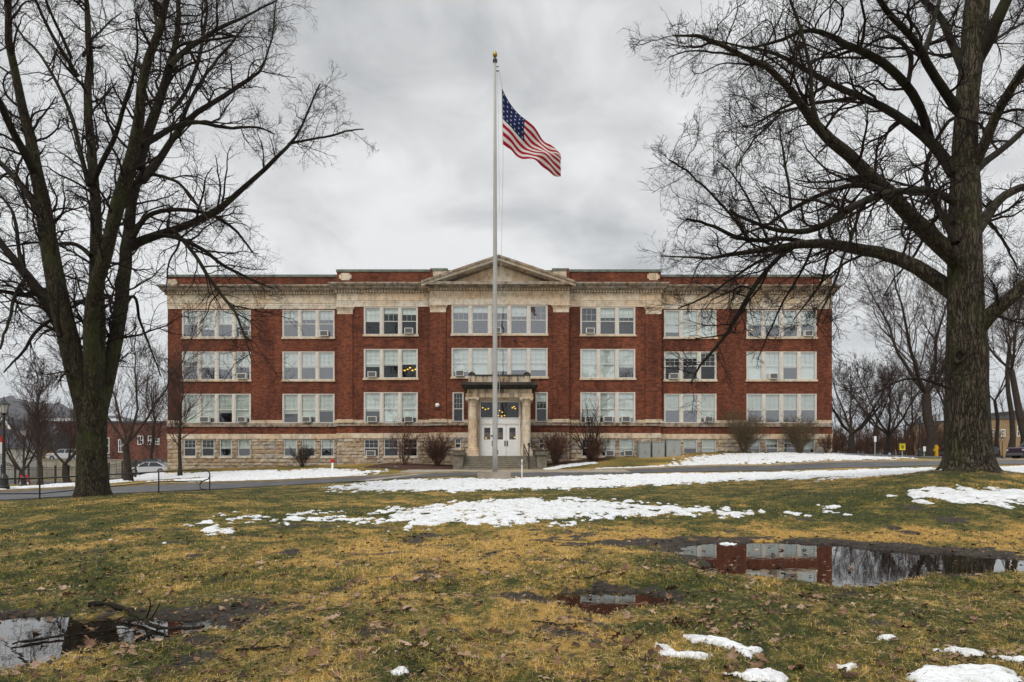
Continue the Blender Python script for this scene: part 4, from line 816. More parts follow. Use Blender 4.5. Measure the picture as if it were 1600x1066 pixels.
for pc in (738.2, 822.3):
    xc_ = X_(pc); yc = DPt+.15; c_ = MB(E); r0 = .385; zt = Z_(621.5); zb = zf
    c_.box(xc_-.54, xc_+.54, yc-.54, yc+.54, zb-.6, zb+.42); c_.lathe([(.50, zb+.42), (.52, zb+.50), (.45, zb+.58), (.47, zb+.66), (r0+.02, zb+.72), (r0, zb+1.2), (r0-.05, zt-.72), (r0, zt-.70), (r0, zt-.62), (r0-.04, zt-.6), (r0+.02, zt-.35), (r0+.16, zt-.14)], xc_, yc, 24)
    for k in range(16):
        a_ = k*math.pi/8; lz = zt-.55+(.16 if k % 2 else 0); cx_, cy_ = xc_+math.cos(a_)*(r0+.03), yc+math.sin(a_)*(r0+.03)
        c_.add([(cx_-.07*math.sin(a_), cy_+.07*math.cos(a_), lz), (cx_+.07*math.sin(a_), cy_-.07*math.cos(a_), lz), (cx_+.16*math.cos(a_), cy_+.16*math.sin(a_), lz+.22), (cx_+.08*math.cos(a_), cy_+.08*math.sin(a_), lz+.05)], [(0, 1, 2), (0, 2, 3), (1, 3, 2), (0, 3, 1)])
    for sx_ in (-1, 1):
        for sy_ in (-1, 1): c_.lathe([(.0, zt-.28), (.12, zt-.26), (.15, zt-.2), (.12, zt-.13), (0, zt-.12)], xc_+sx_*.44, yc+sy_*.44, 8, 0, False)
    c_.box(xc_-.58, xc_+.58, yc-.58, yc+.58, zt-.12, zt-.002); c_.build('column', MT['lime'], school)
# door wall
dwl = 60.2; dx0, dx1 = wx(749, dwl), wx(813, dwl); zt = wz(626, dwl)
fr = MB(E); zdt = wz(663.5, dwl); zpt = wz(653.5, dwl)
fr.box(dx0, dx0+.14, dwl-.08, dwl+.15, zf, zt); fr.box(dx1-.14, dx1, dwl-.08, dwl+.15, zf, zt); fr.box(dx0+.14, dx1-.14, dwl-.07, dwl+.15, zt-.15, zt)
fr.box(dx0+.14, dx1-.14, dwl-.09, dwl+.15, zdt, zpt); fr.box(dx0+.2, dx1-.2, dwl-.12, dwl-.091, zdt+.12, zpt-.12); fr.box(dx0+.14, dx1-.14, dwl-.16, dwl-.02, zpt-.002, zpt+.05)
fr.build('door_frame', MT['white'], school)
bwid = (dx1-dx0-.28)/3
gl = MB(E)
for k in range(3):
    a = dx0+.14+k*bwid; gl.add([(a+.04, dwl+.03, zpt+.05), (a+bwid-.04, dwl+.03, zpt+.05), (a+bwid-.04, dwl+.03, zt-.15), (a+.04, dwl+.03, zt-.15)], [(0, 1, 2, 3)])
tr_ = gl.build('transom', MT['glassd'], school)
mu = MB(E)
for k in (1, 2): a = dx0+.14+k*bwid; mu.box(a-.05, a+.05, dwl-.04, dwl+.08, zpt+.05, zt-.15)
mu.build('transom_bars', MT['black'], tr_)
wood = mat('dark transom frame', (.06, .045, .03), .6)
for k in range(3):
    a = dx0+.14+k*bwid+.012; b_ = dx0+.14+(k+1)*bwid-.012; d_ = MB(E); wxa, wxb = a+.27, b_-.27; wz0, wz1 = zf+1.45, zf+2.50
    for xa, xb, za_, zb2 in ((a, wxa, zf+.02, zdt-.01), (wxb, b_, zf+.02, zdt-.01), (wxa, wxb, zf+.02, wz0), (wxa, wxb, wz1, zdt-.01)): d_.box(xa, xb, dwl-.03, dwl+.03, za_, zb2)
    for za_, zb2 in ((zf+.25, zf+.72), (zf+.85, zf+1.3)):
        d_.box(a+.2, b_-.2, dwl-.045, dwl-.031, za_, za_+.03); d_.box(a+.2, b_-.2, dwl-.045, dwl-.031, zb2-.03, zb2); d_.box(a+.2, a+.23, dwl-.044, dwl-.031, za_+.03, zb2-.03); d_.box(b_-.23, b_-.2, dwl-.044, dwl-.031, za_+.03, zb2-.03)
    door = d_.build('door', MT['white'], school)
    g_ = MB(E); g_.add([(wxa, dwl, wz0), (wxb, dwl, wz0), (wxb, dwl, wz1), (wxa, dwl, wz1)], [(0, 1, 2, 3)]); g_.build('door_glass', MT['glassd'], door)
    hx = b_-.09 if k in (0, 1) else a+.09; h_ = MB(E); h_.box(hx-.05, hx+.05, dwl-.045, dwl-.031, zf+.85, zf+1.35); h_.tube([(hx, dwl-.04, zf+.95), (hx, dwl-.11, zf+1.0), (hx, dwl-.11, zf+1.2), (hx, dwl-.04, zf+1.25)], .02, 6); h_.build('handle', MT['black'], door)
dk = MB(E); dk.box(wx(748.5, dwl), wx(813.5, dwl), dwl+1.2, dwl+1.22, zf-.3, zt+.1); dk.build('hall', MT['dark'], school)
ce = MB(E); ce.box(X_(749), X_(812.5), DPt+.2, dwl+.1, zt+.005, Z_(621.5)-.003); ce.build('portico_ceiling', MT['lime'], school)
hl = empty('chandelier', (wx(782, dwl), dwl+.7, wz(640, dwl)), 'lit branching chandelier seen through the glass over the front doors', 'chandelier')
mb = MB(); mb.box(-.02, .02, 0, .03, 0, 1.0); mb.build('rod', MT['black'], hl)
for k, (dx, dz) in enumerate([(-1.6, .2), (-1.35, .05), (-1.1, .12), (-.35, -.2), (-.1, -.05), (.15, -.2), (-.2, -.5), (.1, -.55), (.35, -.5), (1.05, .2), (1.3, .12), (1.2, .3), (-1.3, -2.5), (.3, -2.45), (1.25, -2.45), (-.9, -2.8)]):
    mb = MB(); mb.lathe([(.0, -.05), (.065, -.02), (.065, .03), (.0, .07)], dx, 0, 8, 0, False); mb.v = [(a, b_, c+dz) for a, b_, c in mb.v]; mb.build('shade', MT['lampy'], hl, True)
# steps and cheek walls
st = MB(E); n_ = 7; zg = float(T(np.array(wx(780, 55.)), np.array(55.0)))-.02; y1 = 58.4; run = .38; rise = (zf-zg)/n_
xs0, xs1 = wx(724.5, 56.5), wx(838, 56.5)
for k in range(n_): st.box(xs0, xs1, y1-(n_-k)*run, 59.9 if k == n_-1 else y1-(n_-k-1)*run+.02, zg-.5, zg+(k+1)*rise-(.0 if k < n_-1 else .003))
for k in range(n_): yy = y1-(n_-k)*run; st.box(xs0+.002, xs1-.002, yy-.035, yy+run-.04, zg+(k+1)*rise-.05, zg+(k+1)*rise+.004, 1)  # overhanging treads in the lightened stone, so each step edge reads
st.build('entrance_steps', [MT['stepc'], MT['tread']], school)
for xa, xb in ((xs0-.82, xs0-.02), (xs1+.02, xs1+.82)):
    ck = MB(E); zt_ = zf+.05
    ck.add([(xa, 55.6, zg-.5), (xb, 55.6, zg-.5), (xb, 60.8, zg-.5), (xa, 60.8, zg-.5), (xa, 55.9, zt_), (xb, 55.9, zt_), (xb, 60.8, zt_), (xa, 60.8, zt_)], [(0, 3, 2, 1), (4, 5, 6, 7), (0, 1, 5, 4), (1, 2, 6, 5), (2, 3, 7, 6), (3, 0, 4, 7)])
    ck.box(xa-.12, xb+.12, 55.75, 60.9, zt_+.001, zt_+.2); ck.box(xa-.05, xb+.05, 55.8, 60.85, zt_+.2, zt_+.30); ck.build('cheek_wall', MT['stepc'], school)
# hand rail on the right of the steps
hr = empty('stair_rail', (wx(826, 56), 56, zg), 'black iron handrail standing at the right side of the entrance steps', 'handrail')
mb = MB(hr.location); xr = wx(826.5, 55.2)
mb.tube([(xr, 55.3, zg), (xr, 55.3, zg+2.0)], .05, 8); mb.tube([(xr-.35, 58.3, zf), (xr-.35, 58.3, zf+1.0)], .05, 8); mb.build('post', MT['black'], hr)
mb = MB(hr.location); mb.tube([(xr, 55.3, zg+1.05), (xr-.35, 58.3, zf+1.0)], .045, 8); mb.tube([(xr, 55.3, zg+.6), (xr-.35, 58.3, zf+.55)], .03, 8); mb.build('rail', MT['black'], hr)
mb = MB(hr.location); mb.box(xr-.09, xr+.09, 55.2, 55.4, zg+2.0, zg+2.2); mb.box(xr-.05, xr+.25, 55.22, 55.38, zg+1.88, zg+1.95); mb.build('lamp_head', MT['black'], hr)
# ------------------------------------------------------------------ trees
def resample(P, r, n):
    P = np.array(P, float); r = np.array(r, float); d = np.concatenate([[0], np.cumsum(np.linalg.norm(np.diff(P, axis=0), axis=1))]); d /= d[-1]
    t = np.linspace(0, 1, n)
    Q = np.stack([np.interp(t, d, P[:, j]) for j in range(3)], 1)
    for _ in range(2): Q[1:-1] = .25*Q[:-2]+.5*Q[1:-1]+.25*Q[2:]
    return Q, np.interp(t, d, r)
def spawn(P, r, nmin, nmax, lfac, ang, up, rfac, npts, t0=.15, t1=1.0, wig=.16, g=None, rmin=.003, droop=0., lmin=.15, lmax=9, tipk=.45, toc=None, rend=.35):
    """children of polylines P (M,n,3): returns (Q, rq)"""
    g = g or rng; M_, n = P.shape[:2]; seg = np.linalg.norm(np.diff(P, axis=1), axis=2).sum(1)
    k = g.integers(nmin, nmax+1, M_); par = np.repeat(np.arange(M_), k); m = len(par)
    t = t0+(t1-t0)*g.random(m)**.78; f = t*(n-1); i = np.minimum(f.astype(int), n-2); ft = (f-i)[:, None]
    p0 = P[par, i]*(1-ft)+P[par, i+1]*ft; rad = r[par, i]*(1-ft[:, 0])+r[par, i+1]*ft[:, 0]
    tan = P[par, i+1]-P[par, i]; tan /= np.linalg.norm(tan, axis=1, keepdims=True)+1e-9
    rnd = g.normal(size=(m, 3)); rnd -= (rnd*tan).sum(1, keepdims=True)*tan; rnd /= np.linalg.norm(rnd, axis=1, keepdims=True)+1e-9
    a = np.radians(ang*(.6+.8*g.random(m)))[:, None]; d = tan*np.cos(a)+rnd*np.sin(a); d[:, 2] += up; d /= np.linalg.norm(d, axis=1, keepdims=True)
    ln = np.clip(seg[par]*lfac*(1-tipk*t)*(.5+.9*g.random(m)), lmin, lmax)
    r0 = np.clip(np.minimum(rad*rfac*(.6+.5*g.random(m)), ln*.03+.004), rmin, None)
    Q = np.empty((m, npts, 3)); Q[:, 0] = p0; st = (ln/(npts-1))[:, None]
    for j in range(1, npts):
        Q[:, j] = Q[:, j-1]+d*st; d = d+g.normal(size=(m, 3))*wig; d[:, 2] += (up*.35-droop*j/npts); d /= np.linalg.norm(d, axis=1, keepdims=True)
    rq = r0[:, None]*np.linspace(1, rend, npts)[None]; rq = np.maximum(rq, rmin*.75)
    return Q, rq
def lumpy_tube(mb_pts, rad, seg, name, mt, parent, o, amp=.06, flare=0, fl_h=1.0, nfl=7, seed=0):
    P, r = resample(mb_pts, rad, max(14, len(mb_pts)*5)); V, Fq = tube_arrays(P[None], r[None], seg)
    n = len(P); V = V.reshape(n, seg, 3); c = P[:, None]; th = np.arange(seg)*2*np.pi/seg; g = np.random.default_rng(seed)
    ph = g.random(8)*6.28
    for i in range(n):
        h = P[i, 2]-P[0, 2]; s_ = 1+amp*(np.sin(th*3+ph[0]+h*.7)+.7*np.sin(th*5+ph[1]-h*1.1)+.5*np.sin(th*9+ph[2]+h*2.1))*.6+amp*.35*np.sin(th*17+ph[5])
        if flare: s_ = s_+flare*np.exp(-max(h, 0)/fl_h*2.6)*(.55+.45*np.cos(th*nfl+ph[3]+.5*np.sin(th*2+ph[4])))
        V[i] = P[i]+(V[i]-P[i])*s_[:, None]
    V = V.reshape(-1, 3)-np.array(o)
    return mesh_np(name, V, Fq.ravel(), np.full(len(Fq), 4), mt, parent, None, True)
def big_tree(label, base_px, D, trunk, limbs, mt, seed, dens=1.0, flare=.8, knots=()):
    g = np.random.default_rng(seed); s = D/F
    bx = (base_px[0]-800)*s; bz = float(G(np.array([bx]), np.array([D]))[0]); o = np.array([bx, D, bz])
    root = empty('oak_tree' if 'right' not in label else 'oak_tree', tuple(o), label, 'tree', 'two large bare trees framing the school')
    tp = [at(x, y, D+dd) for x, y, w_, dd in trunk]; tp[0][2] = bz-.35
    lumpy_tube(tp, [w_*s/2 for x, y, w_, dd in trunk], 40, 'trunk', mt, root, o, .05, flare, .85, 7, seed)
    parents = []
    for li, lb in enumerate(limbs):
        depth = lb[0]; pts = lb[1]; n = len(pts); Ls = sum(math.hypot(pts[i+1][0]-pts[i][0], pts[i+1][1]-pts[i][1]) for i in range(n-1))
        acc = 0; P3 = []; rad = []
        for i, (x, y, w_) in enumerate(pts):
            if i: acc += math.hypot(pts[i][0]-pts[i-1][0], pts[i][1]-pts[i-1][1])
            t_ = acc/Ls; P3.append(at(x, y, D+lb[2]+(depth-lb[2])*t_)); rad.append(w_*s/2)
        Q, rq = resample(P3, rad, 18)
        ln = np.linalg.norm(np.diff(Q, axis=0), axis=1).sum(); wob = np.cumsum(g.normal(size=(18, 3))*.012*ln/3, axis=0); wob *= np.linspace(0, 1, 18)[:, None]; wob -= np.linspace(0, 1, 18)[:, None]*wob[-1]; Q = Q+wob
        sg = 14 if rad[0] > .12 else 8
        V, Fq = tube_arrays(Q[None], rq[None], sg); mesh_np('limb', V-o, Fq.ravel(), np.full(len(Fq), 4), MT['limb'] if rad[0] < .2 else mt, root, None, True)
        parents.append((Q, rq))
    P0 = np.stack([p for p, _ in parents]); R0 = np.stack([q_ for _, q_ in parents]); ln = np.linalg.norm(np.diff(P0, axis=1), axis=2).sum(1)
    # number of side branches follows limb length
    g1 = []; 
    for i in range(len(P0)):
        k = int(max(7, ln[i]*2.5)*dens); Q, q_ = spawn(P0[i:i+1], R0[i:i+1], k, k, .0, 55, .10, .36, 9, .12 if R0[i, 0] > .1 else .05, 1.0, .2, g, .009, .05, lmin=1.0, lmax=3.2)
        # lengths between 0.9 and 3.2 m
        sc = (.35+.95*g.random(len(Q)))[:, None, None]*min(2.0, .9+ln[i]*.16)*1.08; tt = np.argmin(np.linalg.norm(P0[i][None]-Q[:, :1], axis=2), axis=1)/17.; sc = sc*(1.18-.62*tt)[:, None, None]; sc = np.maximum(sc, .42); Q = Q[:, :1]+(Q-Q[:, :1])*sc*1.0; g1.append((Q, q_*np.clip(sc[:, :, 0], .7, 1.4)))
    Q1 = np.concatenate([a for a, _ in g1]); r1 = np.concatenate([b for _, b in g1])
    Q2, r2 = spawn(Q1, r1, int(6*dens), int(10*dens), .60, 46, .05, .62, 7, .1, 1.0, .20, g, .0062, .05, .25, 1.6)
    Q3, r3 = spawn(Q2, r2, 3, 6, .60, 45, .04, .7, 5, .12, 1.0, .22, g, .0040, .03, .12, .8)
    Q4, r4 = spawn(Q3, r3, 0, 2, .55, 45, .05, .8, 3, .2, 1.0, .2, g, .0032, 0, .07, .35)
    # a few buds / seed clusters
    print(label, len(Q1), len(Q2), len(Q3), len(Q4))
    tubes_obj('crown', [(Q1, r1, 6), (Q2, r2, 4), (Q3, r3, 3), (Q4, r4, 3)], MT['twig'], root, o, False)
    return root, o
LT = [ # (end depth offset, [(px,py,width px)...], start depth offset)
 (2.0, [(141, 690, 14), (136, 655, 16), (127, 618, 20), (113, 570, 20), (94, 525, 17), (64, 473, 17), (41, 439, 15), (15, 412, 13), (0, 386, 10), (-30, 350, 8), (-70, 290, 5)], 0),
 (-1.5, [(49, 462, 9), (25, 461, 7), (0, 456, 6), (-40, 450, 3)], 1.4),
 (-2.0, [(141, 700, 22), (137, 650, 25), (127, 600, 30), (111, 545, 30), (96, 465, 28), (82, 394, 25), (71, 326, 22), (56, 270, 18), (41, 195, 14), (22, 131, 11), (7, 75, 10), (9, 0, 8), (14, -80, 6)], 0),
 (-4.0, [(58, 278, 14), (38, 235, 11), (22, 210, 10), (8, 175, 9), (-8, 140, 7), (-40, 60, 5)], -1.0),
 (1.5, [(66, 338, 12), (45, 305, 11), (30, 285, 10), (0, 251, 8), (-40, 215, 5)], -1.0),
 (3.0, [(148, 690, 22), (148, 620, 25), (146, 563, 25), (146, 469, 24), (142, 405, 19), (141, 337, 17), (141, 293, 16), (135, 210, 14), (126, 113, 12), (127, 45, 10), (131, 0, 8), (136, -80, 5)], 0),
 (4.0, [(139, 290, 9), (131, 263, 8), (116, 203, 7), (94, 143, 6), (68, 94, 5), (40, 62, 4), (8, 25, 2.5)], 1.5),
 (-1.0, [(145, 287, 9), (152, 270, 8), (166, 242, 8), (182, 212, 7), (195, 161, 6), (208, 118, 4), (215, 68, 3), (212, 20, 2)], 1.5),
 (1.0, [(122, 120, 7), (105, 92, 7), (88, 66, 6), (66, 25, 5), (52, -10, 4)], 2.2),
 (5.0, [(130, 88, 5), (140, 68, 4), (150, 53, 4), (168, 38, 3), (190, 20, 2)], 2.2),
 (1.0, [(112, 92, 6), (95, 55, 5), (78, 20, 4), (66, -20, 3)], 2.2),
 (-3.0, [(147, 680, 20), (149, 600, 24), (150, 520, 22), (152, 450, 20), (162, 420, 20), (172, 400, 19), (184, 358, 18), (199, 311, 20), (206, 285, 20), (218, 240, 18), (226, 205, 15), (234, 165, 13), (240, 120, 12), (245, 86, 11), (256, 45, 10), (264, 15, 9), (272, -50, 6)], 0),
 (1.5, [(216, 262, 15), (228, 215, 14), (244, 170, 13), (259, 124, 11), (268, 85, 9), (275, 50, 8), (279, 0, 7), (284, -60, 5)], -1.6),
 (3.5, [(147, 705, 22), (150, 665, 26), (155, 630, 28), (166, 597, 27), (184, 544, 22), (191, 500, 21), (194, 470, 22), (199, 413, 20), (202, 375, 19), (204, 330, 17), (210, 290, 14), (222, 270, 12), (240, 258, 10), (250, 250, 9)], 0),
 (4.5, [(203, 384, 16), (212, 374, 15), (240, 368, 14), (262, 360, 13), (290, 350, 12), (323, 334, 12), (345, 318, 11), (370, 292, 9), (400, 268, 8), (428, 244, 7), (451, 226, 6), (468, 198, 4), (484, 168, 3.5), (500, 131, 2.5)], 2.0),
 (2.5, [(451, 225, 5), (480, 219, 4), (519, 213, 3.5), (545, 205, 3), (568, 202, 2)], 4.2),
 (1.0, [(224, 372, 8), (248, 366, 8), (275, 372, 7.5), (300, 382, 7), (330, 400, 6), (352, 419, 5), (375, 431, 4.5), (400, 443, 3), (430, 452, 2)], 2.2),
 (-1.5, [(268, 358, 7), (285, 372, 7), (311, 402, 6), (322, 425, 6), (334, 443, 5.5), (360, 473, 5), (375, 498, 4), (386, 525, 3), (392, 560, 2)], 2.2),
 (3.0, [(208, 372, 8), (214, 355, 9), (226, 338, 8), (249, 328, 8), (280, 326, 7), (320, 331, 6), (345, 338, 5.5), (362, 350, 5), (378, 368, 4), (395, 395, 3)], 1.8),
 (5.0, [(222, 283, 12), (240, 262, 12), (250, 254, 11), (262, 225, 10), (283, 188, 9), (304, 174, 9), (324, 162, 8), (362, 142, 7.5), (382, 127, 7), (399, 117, 6), (414, 106, 4.5), (419, 98, 4), (424, 60, 3), (432, 0, 2)], -.5),
 (2.0, [(220, 228, 10), (232, 222, 9), (249, 213, 9), (262, 204, 8), (279, 195, 8), (300, 190, 7), (320, 190, 6), (340, 198, 6), (358, 203, 5), (382, 200, 4), (406, 199, 3.5), (430, 210, 2)], -1.6),
 (6.0, [(283, 190, 7), (298, 155, 6), (316, 125, 5.5), (330, 105, 5), (348, 86, 4.5), (365, 68, 4), (378, 50, 3), (392, 32, 2.5)], 1.0),
 (0.0, [(266, 104, 8), (278, 88, 7.5), (291, 78, 7), (315, 64, 6.5), (335, 48, 6), (352, 38, 5), (375, 30, 4), (395, 20, 3), (433, 0, 2)], -2.2),
 (3.0, [(266, 175, 6), (285, 155, 6), (305, 118, 6), (316, 70, 6), (321, 30, 5), (328, -20, 4)], -.5),
 (-1.0, [(268, 84, 4.5), (280, 70, 4), (300, 65, 4), (330, 62, 3.5), (360, 58, 3), (372, 56, 2)], -2),
 (1.5, [(242, 78, 6), (246, 50, 5.5), (240, 20, 5), (238, -30, 4)], -2.2),
 (-2.5, [(236, 272, 5), (258, 276, 5), (280, 283, 4), (298, 305, 4), (312, 322, 3), (330, 350, 2)], -1),
 (4.0, [(196, 478, 7), (206, 455, 6), (216, 468, 5), (214, 492, 5), (226, 520, 4), (240, 555, 3), (252, 590, 2)], 2.5),
 (-3.0, [(40, 437, 6), (28, 448, 5), (20, 475, 5), (10, 510, 4), (0, 545, 3)], 1),
 (-2.0, [(80, 500, 6), (62, 510, 5), (48, 526, 4.5), (36, 548, 4), (20, 562, 3), (6, 582, 2)], 0),
 (3.0, [(142, 400, 8), (128, 385, 7), (112, 378, 6), (90, 382, 5), (60, 378, 4), (20, 383, 3), (-10, 388, 2)], .8),
 (3.0, [(40, 432, 6), (30, 400, 6), (26, 360, 6), (22, 335, 5), (8, 312, 4), (-10, 300, 3)], 1),
]
LTRUNK = [(144, 786, 54, 0), (144, 765, 45, 0), (144, 735, 42, 0), (144, 700, 40, 0), (144, 660, 42, 0), (144, 635, 44, 0), (144, 615, 38, 0), (144, 600, 22, 0), (144, 590, 6, 0)]
big_tree('massive bare oak on the left whose short mossy trunk fans into several upright stems', (143, 778), 23.4, LTRUNK, LT, MT['barkL'], 5, 1.08, .55)
RT = [
 (4.5, [(1508, 470, 30), (1484, 455, 26), (1470, 441, 25), (1457, 430, 24), (1424, 408, 22), (1400, 398, 21), (1375, 391, 20), (1330, 386, 18), (1300, 382, 17), (1280, 378, 16), (1263, 378, 15), (1230, 381, 13), (1197, 389, 11), (1165, 392, 9), (1141, 395, 8), (1120, 401, 6), (1108, 406, 5), (1085, 405, 4), (1062, 404, 3), (1030, 400, 2)], 0),
 (2.0, [(1262, 380, 9), (1225, 372, 8), (1190, 378, 8), (1164, 376, 8), (1145, 370, 7), (1131, 363, 6.5), (1118, 355, 6), (1105, 350, 5), (1090, 345, 5), (1072, 342, 4)], 3.0),
 (2.0, [(1240, 380, 9), (1222, 396, 8), (1197, 421, 8), (1184, 438, 8), (1177, 450, 8), (1166, 468, 7), (1158, 482, 7), (1146, 505, 6), (1131, 526, 6), (1115, 548, 5), (1098, 565, 4), (1088, 582, 3.5), (1079, 600, 2.5)], 3.0),
 (-1.0, [(1346, 320, 5), (1340, 340, 5), (1330, 370, 5), (1318, 398, 4.5), (1308, 430, 4), (1296, 460, 4), (1287, 480, 3), (1276, 508, 2)], 1.0),
 (5.0, [(1270, 383, 5), (1262, 405, 5), (1250, 427, 4.5), (1240, 445, 4), (1227, 463, 4), (1214, 490, 3.5), (1204, 513, 3), (1194, 538, 2.5), (1184, 562, 2)], 3.2),
 (1.0, [(1225, 383, 6), (1205, 400, 5), (1180, 412, 5), (1150, 432, 4), (1120, 452, 3.5), (1090, 470, 3), (1060, 482, 2)], 3.3),
 (5.0, [(1300, 384, 5), (1290, 410, 4.5), (1284, 440, 4), (1262, 470, 3), (1240, 500, 2)], 2.6),
 (-5.0, [(1512, 420, 30), (1484, 399, 26), (1461, 375, 25), (1440, 357, 24), (1420, 338, 22), (1400, 318, 21), (1370, 289, 19), (1355, 270, 18), (1340, 255, 17), (1318, 235, 16), (1295, 216, 15), (1276, 195, 13), (1259, 172, 11), (1246, 150, 9), (1233, 128, 9), (1210, 108, 8), (1180, 95, 7), (1145, 78, 6), (1113, 68, 5), (1085, 62, 3.5), (1056, 56, 2)], 0),
 (0.0, [(1378, 299, 10), (1360, 290, 9), (1345, 287, 8), (1320, 292, 7.5), (1296, 299, 7), (1265, 312, 6.5), (1236, 328, 6), (1215, 343, 5), (1194, 357, 4.5), (1170, 366, 3.5), (1140, 372, 2.5)], -2.4),
 (-4.0, [(1376, 303, 11), (1350, 315, 10), (1322, 328, 9.5), (1300, 343, 9), (1282, 357, 8.5), (1262, 362, 8), (1243, 365, 7), (1215, 358, 6), (1190, 352, 5), (1160, 340, 4), (1140, 328, 3)], -2.4),
 (3.0, [(1490, 272, 18), (1475, 240, 17), (1462, 225, 16), (1449, 214, 15), (1425, 194, 14), (1400, 176, 13), (1375, 160, 12), (1348, 150, 11), (1320, 138, 10), (1299, 128, 10), (1275, 115, 9), (1250, 106, 8), (1230, 92, 7), (1210, 84, 6), (1185, 78, 5), (1158, 75, 4), (1130, 70, 3), (1110, 62, 2)], 0),
 (-4.0, [(1452, 217, 15), (1446, 190, 14), (1438, 165, 13), (1430, 150, 13), (1419, 135, 13), (1407, 123, 12), (1393, 113, 12), (1372, 98, 12), (1355, 86, 11), (1335, 77, 10), (1310, 71, 9), (1300, 60, 8), (1294, 45, 7), (1284, 40, 7), (1272, 42, 6), (1250, 45, 5), (1232, 52, 5), (1215, 68, 4), (1190, 70, 3), (1160, 75, 2)], .8),
 (-1.0, [(1419, 130, 7), (1423, 105, 7), (1423, 85, 7), (1412, 72, 6), (1400, 58, 7), (1385, 56, 5), (1370, 62, 4), (1350, 74, 3)], -1.2),
 (-3.0, [(1496, 172, 16), (1484, 155, 14), (1470, 136, 13), (1460, 120, 12), (1448, 100, 12), (1441, 84, 11), (1430, 66, 10), (1411, 45, 9), (1390, 28, 8), (1370, 0, 7), (1350, -40, 5)], 0),
 (1.0, [(1443, 84, 9), (1452, 58, 8), (1460, 30, 7), (1466, 0, 6), (1470, -50, 4)], -1.2),
 (2.5, [(1507, 112, 14), (1497, 90, 12), (1486, 60, 12), (1477, 38, 11), (1468, 22, 10), (1455, 8, 9), (1441, 0, 8), (1425, -30, 6)], 0),
 (-3.0, [(1512, 270, 24), (1528, 248, 16), (1540, 222, 15), (1550, 195, 14), (1560, 172, 13), (1573, 150, 13), (1586, 128, 12), (1600, 109, 11), (1640, 60, 8), (1680, 20, 4)], 0),
 (3.5, [(1512, 275, 20), (1539, 255, 11), (1552, 244, 11), (1569, 233, 10), (1585, 218, 10), (1600, 204, 9), (1640, 170, 7), (1690, 140, 4)], 0),
 (2.0, [(1508, 385, 24), (1526, 362, 18), (1536, 345, 16), (1546, 330, 15), (1560, 313, 14), (1576, 300, 13), (1600, 292, 12), (1640, 284, 9), (1700, 282, 5)], 0),
 (-2.0, [(1512, 545, 34), (1525, 519, 26), (1535, 505, 24), (1546, 493, 23), (1562, 482, 21), (1578, 469, 20), (1600, 448, 18), (1640, 420, 14), (1700, 390, 8)], 0),
 (-2.5, [(1484, 607, 6), (1470, 603, 4), (1458, 597, 4), (1442, 592, 3.5), (1428, 590, 3), (1416, 592, 3), (1396, 602, 2.5), (1375, 616, 2), (1350, 640, 1.5)], -.5),
 (-6.0, [(1490, 315, 13), (1475, 305, 11), (1455, 298, 10), (1438, 296, 10), (1415, 298, 9), (1393, 302, 8), (1362, 312, 7), (1336, 320, 6), (1322, 330, 5), (1345, 312, 3)][:9], -.4),
 (4.0, [(1494, 380, 11), (1483, 365, 10), (1474, 342, 9), (1467, 320, 9), (1452, 300, 8), (1441, 286, 8), (1440, 265, 7), (1447, 242, 7), (1460, 215, 6.5), (1475, 190, 6), (1495, 178, 6), (1520, 172, 5), (1545, 178, 4), (1575, 190, 3), (1600, 200, 2)], -.8),
 (3.0, [(1536, 75, 6), (1560, 58, 5), (1580, 45, 4), (1610, 28, 3)], .5),
 (-3.0, [(1294, 218, 6), (1280, 200, 5), (1268, 160, 5), (1266, 110, 5), (1258, 70, 4), (1245, 30, 4), (1230, -10, 3)], -3.5),
 (-1.0, [(1300, 128, 6), (1270, 145, 5), (1240, 160, 5), (1215, 172, 4), (1190, 186, 3), (1165, 198, 2)], 1.5),
 (-4.0, [(1340, 152, 6), (1310, 158, 6), (1280, 160, 5), (1258, 166, 4), (1225, 180, 4), (1200, 200, 3), (1175, 225, 2.5), (1150, 262, 2)], 1.5),
 (1.0, [(1236, 330, 5), (1235, 290, 4), (1229, 250, 4), (1222, 225, 3), (1216, 190, 2)], -1),
 (2.0, [(1200, 378, 5), (1190, 350, 4), (1175, 320, 4), (1160, 292, 3), (1142, 268, 2.5), (1120, 250, 2)], 3.2),
 (-2.0, [(1170, 378, 5), (1150, 345, 4), (1120, 312, 3.5), (1090, 282, 3), (1065, 262, 2.5), (1045, 250, 2)], 3),
 (3.5, [(1530, 335, 6), (1552, 350, 5), (1575, 380, 4), (1590, 420, 3)], .5),
 (4.0, [(1488, 350, 10), (1470, 330, 8), (1455, 345, 7), (1440, 372, 5), (1425, 400, 4), (1400, 430, 3), (1380, 465, 2)], -.5),
]
RTRUNK = [(1513, 750, 84, 0), (1513, 728, 70, 0), (1512, 700, 62, 0), (1511, 650, 59, 0), (1510, 600, 58, 0), (1511, 550, 56, 0), (1510, 500, 50, 0), (1508, 425, 48, 0), (1508, 375, 45, 0), (1508, 300, 42, 0), (1507, 225, 34, 0), (1511, 150, 31, 0), (1518, 94, 32, 0), (1524, 50, 34, 0), (1528, 0, 34, 0), (1532, -60, 26, 0), (1536, -140, 14, 0)]
rt, ro = big_tree('massive bare oak on the right with a tall furrowed trunk and one long level limb', (1513, 740), 21.0, RTRUNK, RT+[(-1.0, [(1524, 100, 20), (1540, 70, 20), (1556, 38, 18), (1572, 5, 16), (1590, -40, 12)], 0)], MT['barkR'], 9, 1.22, .55)
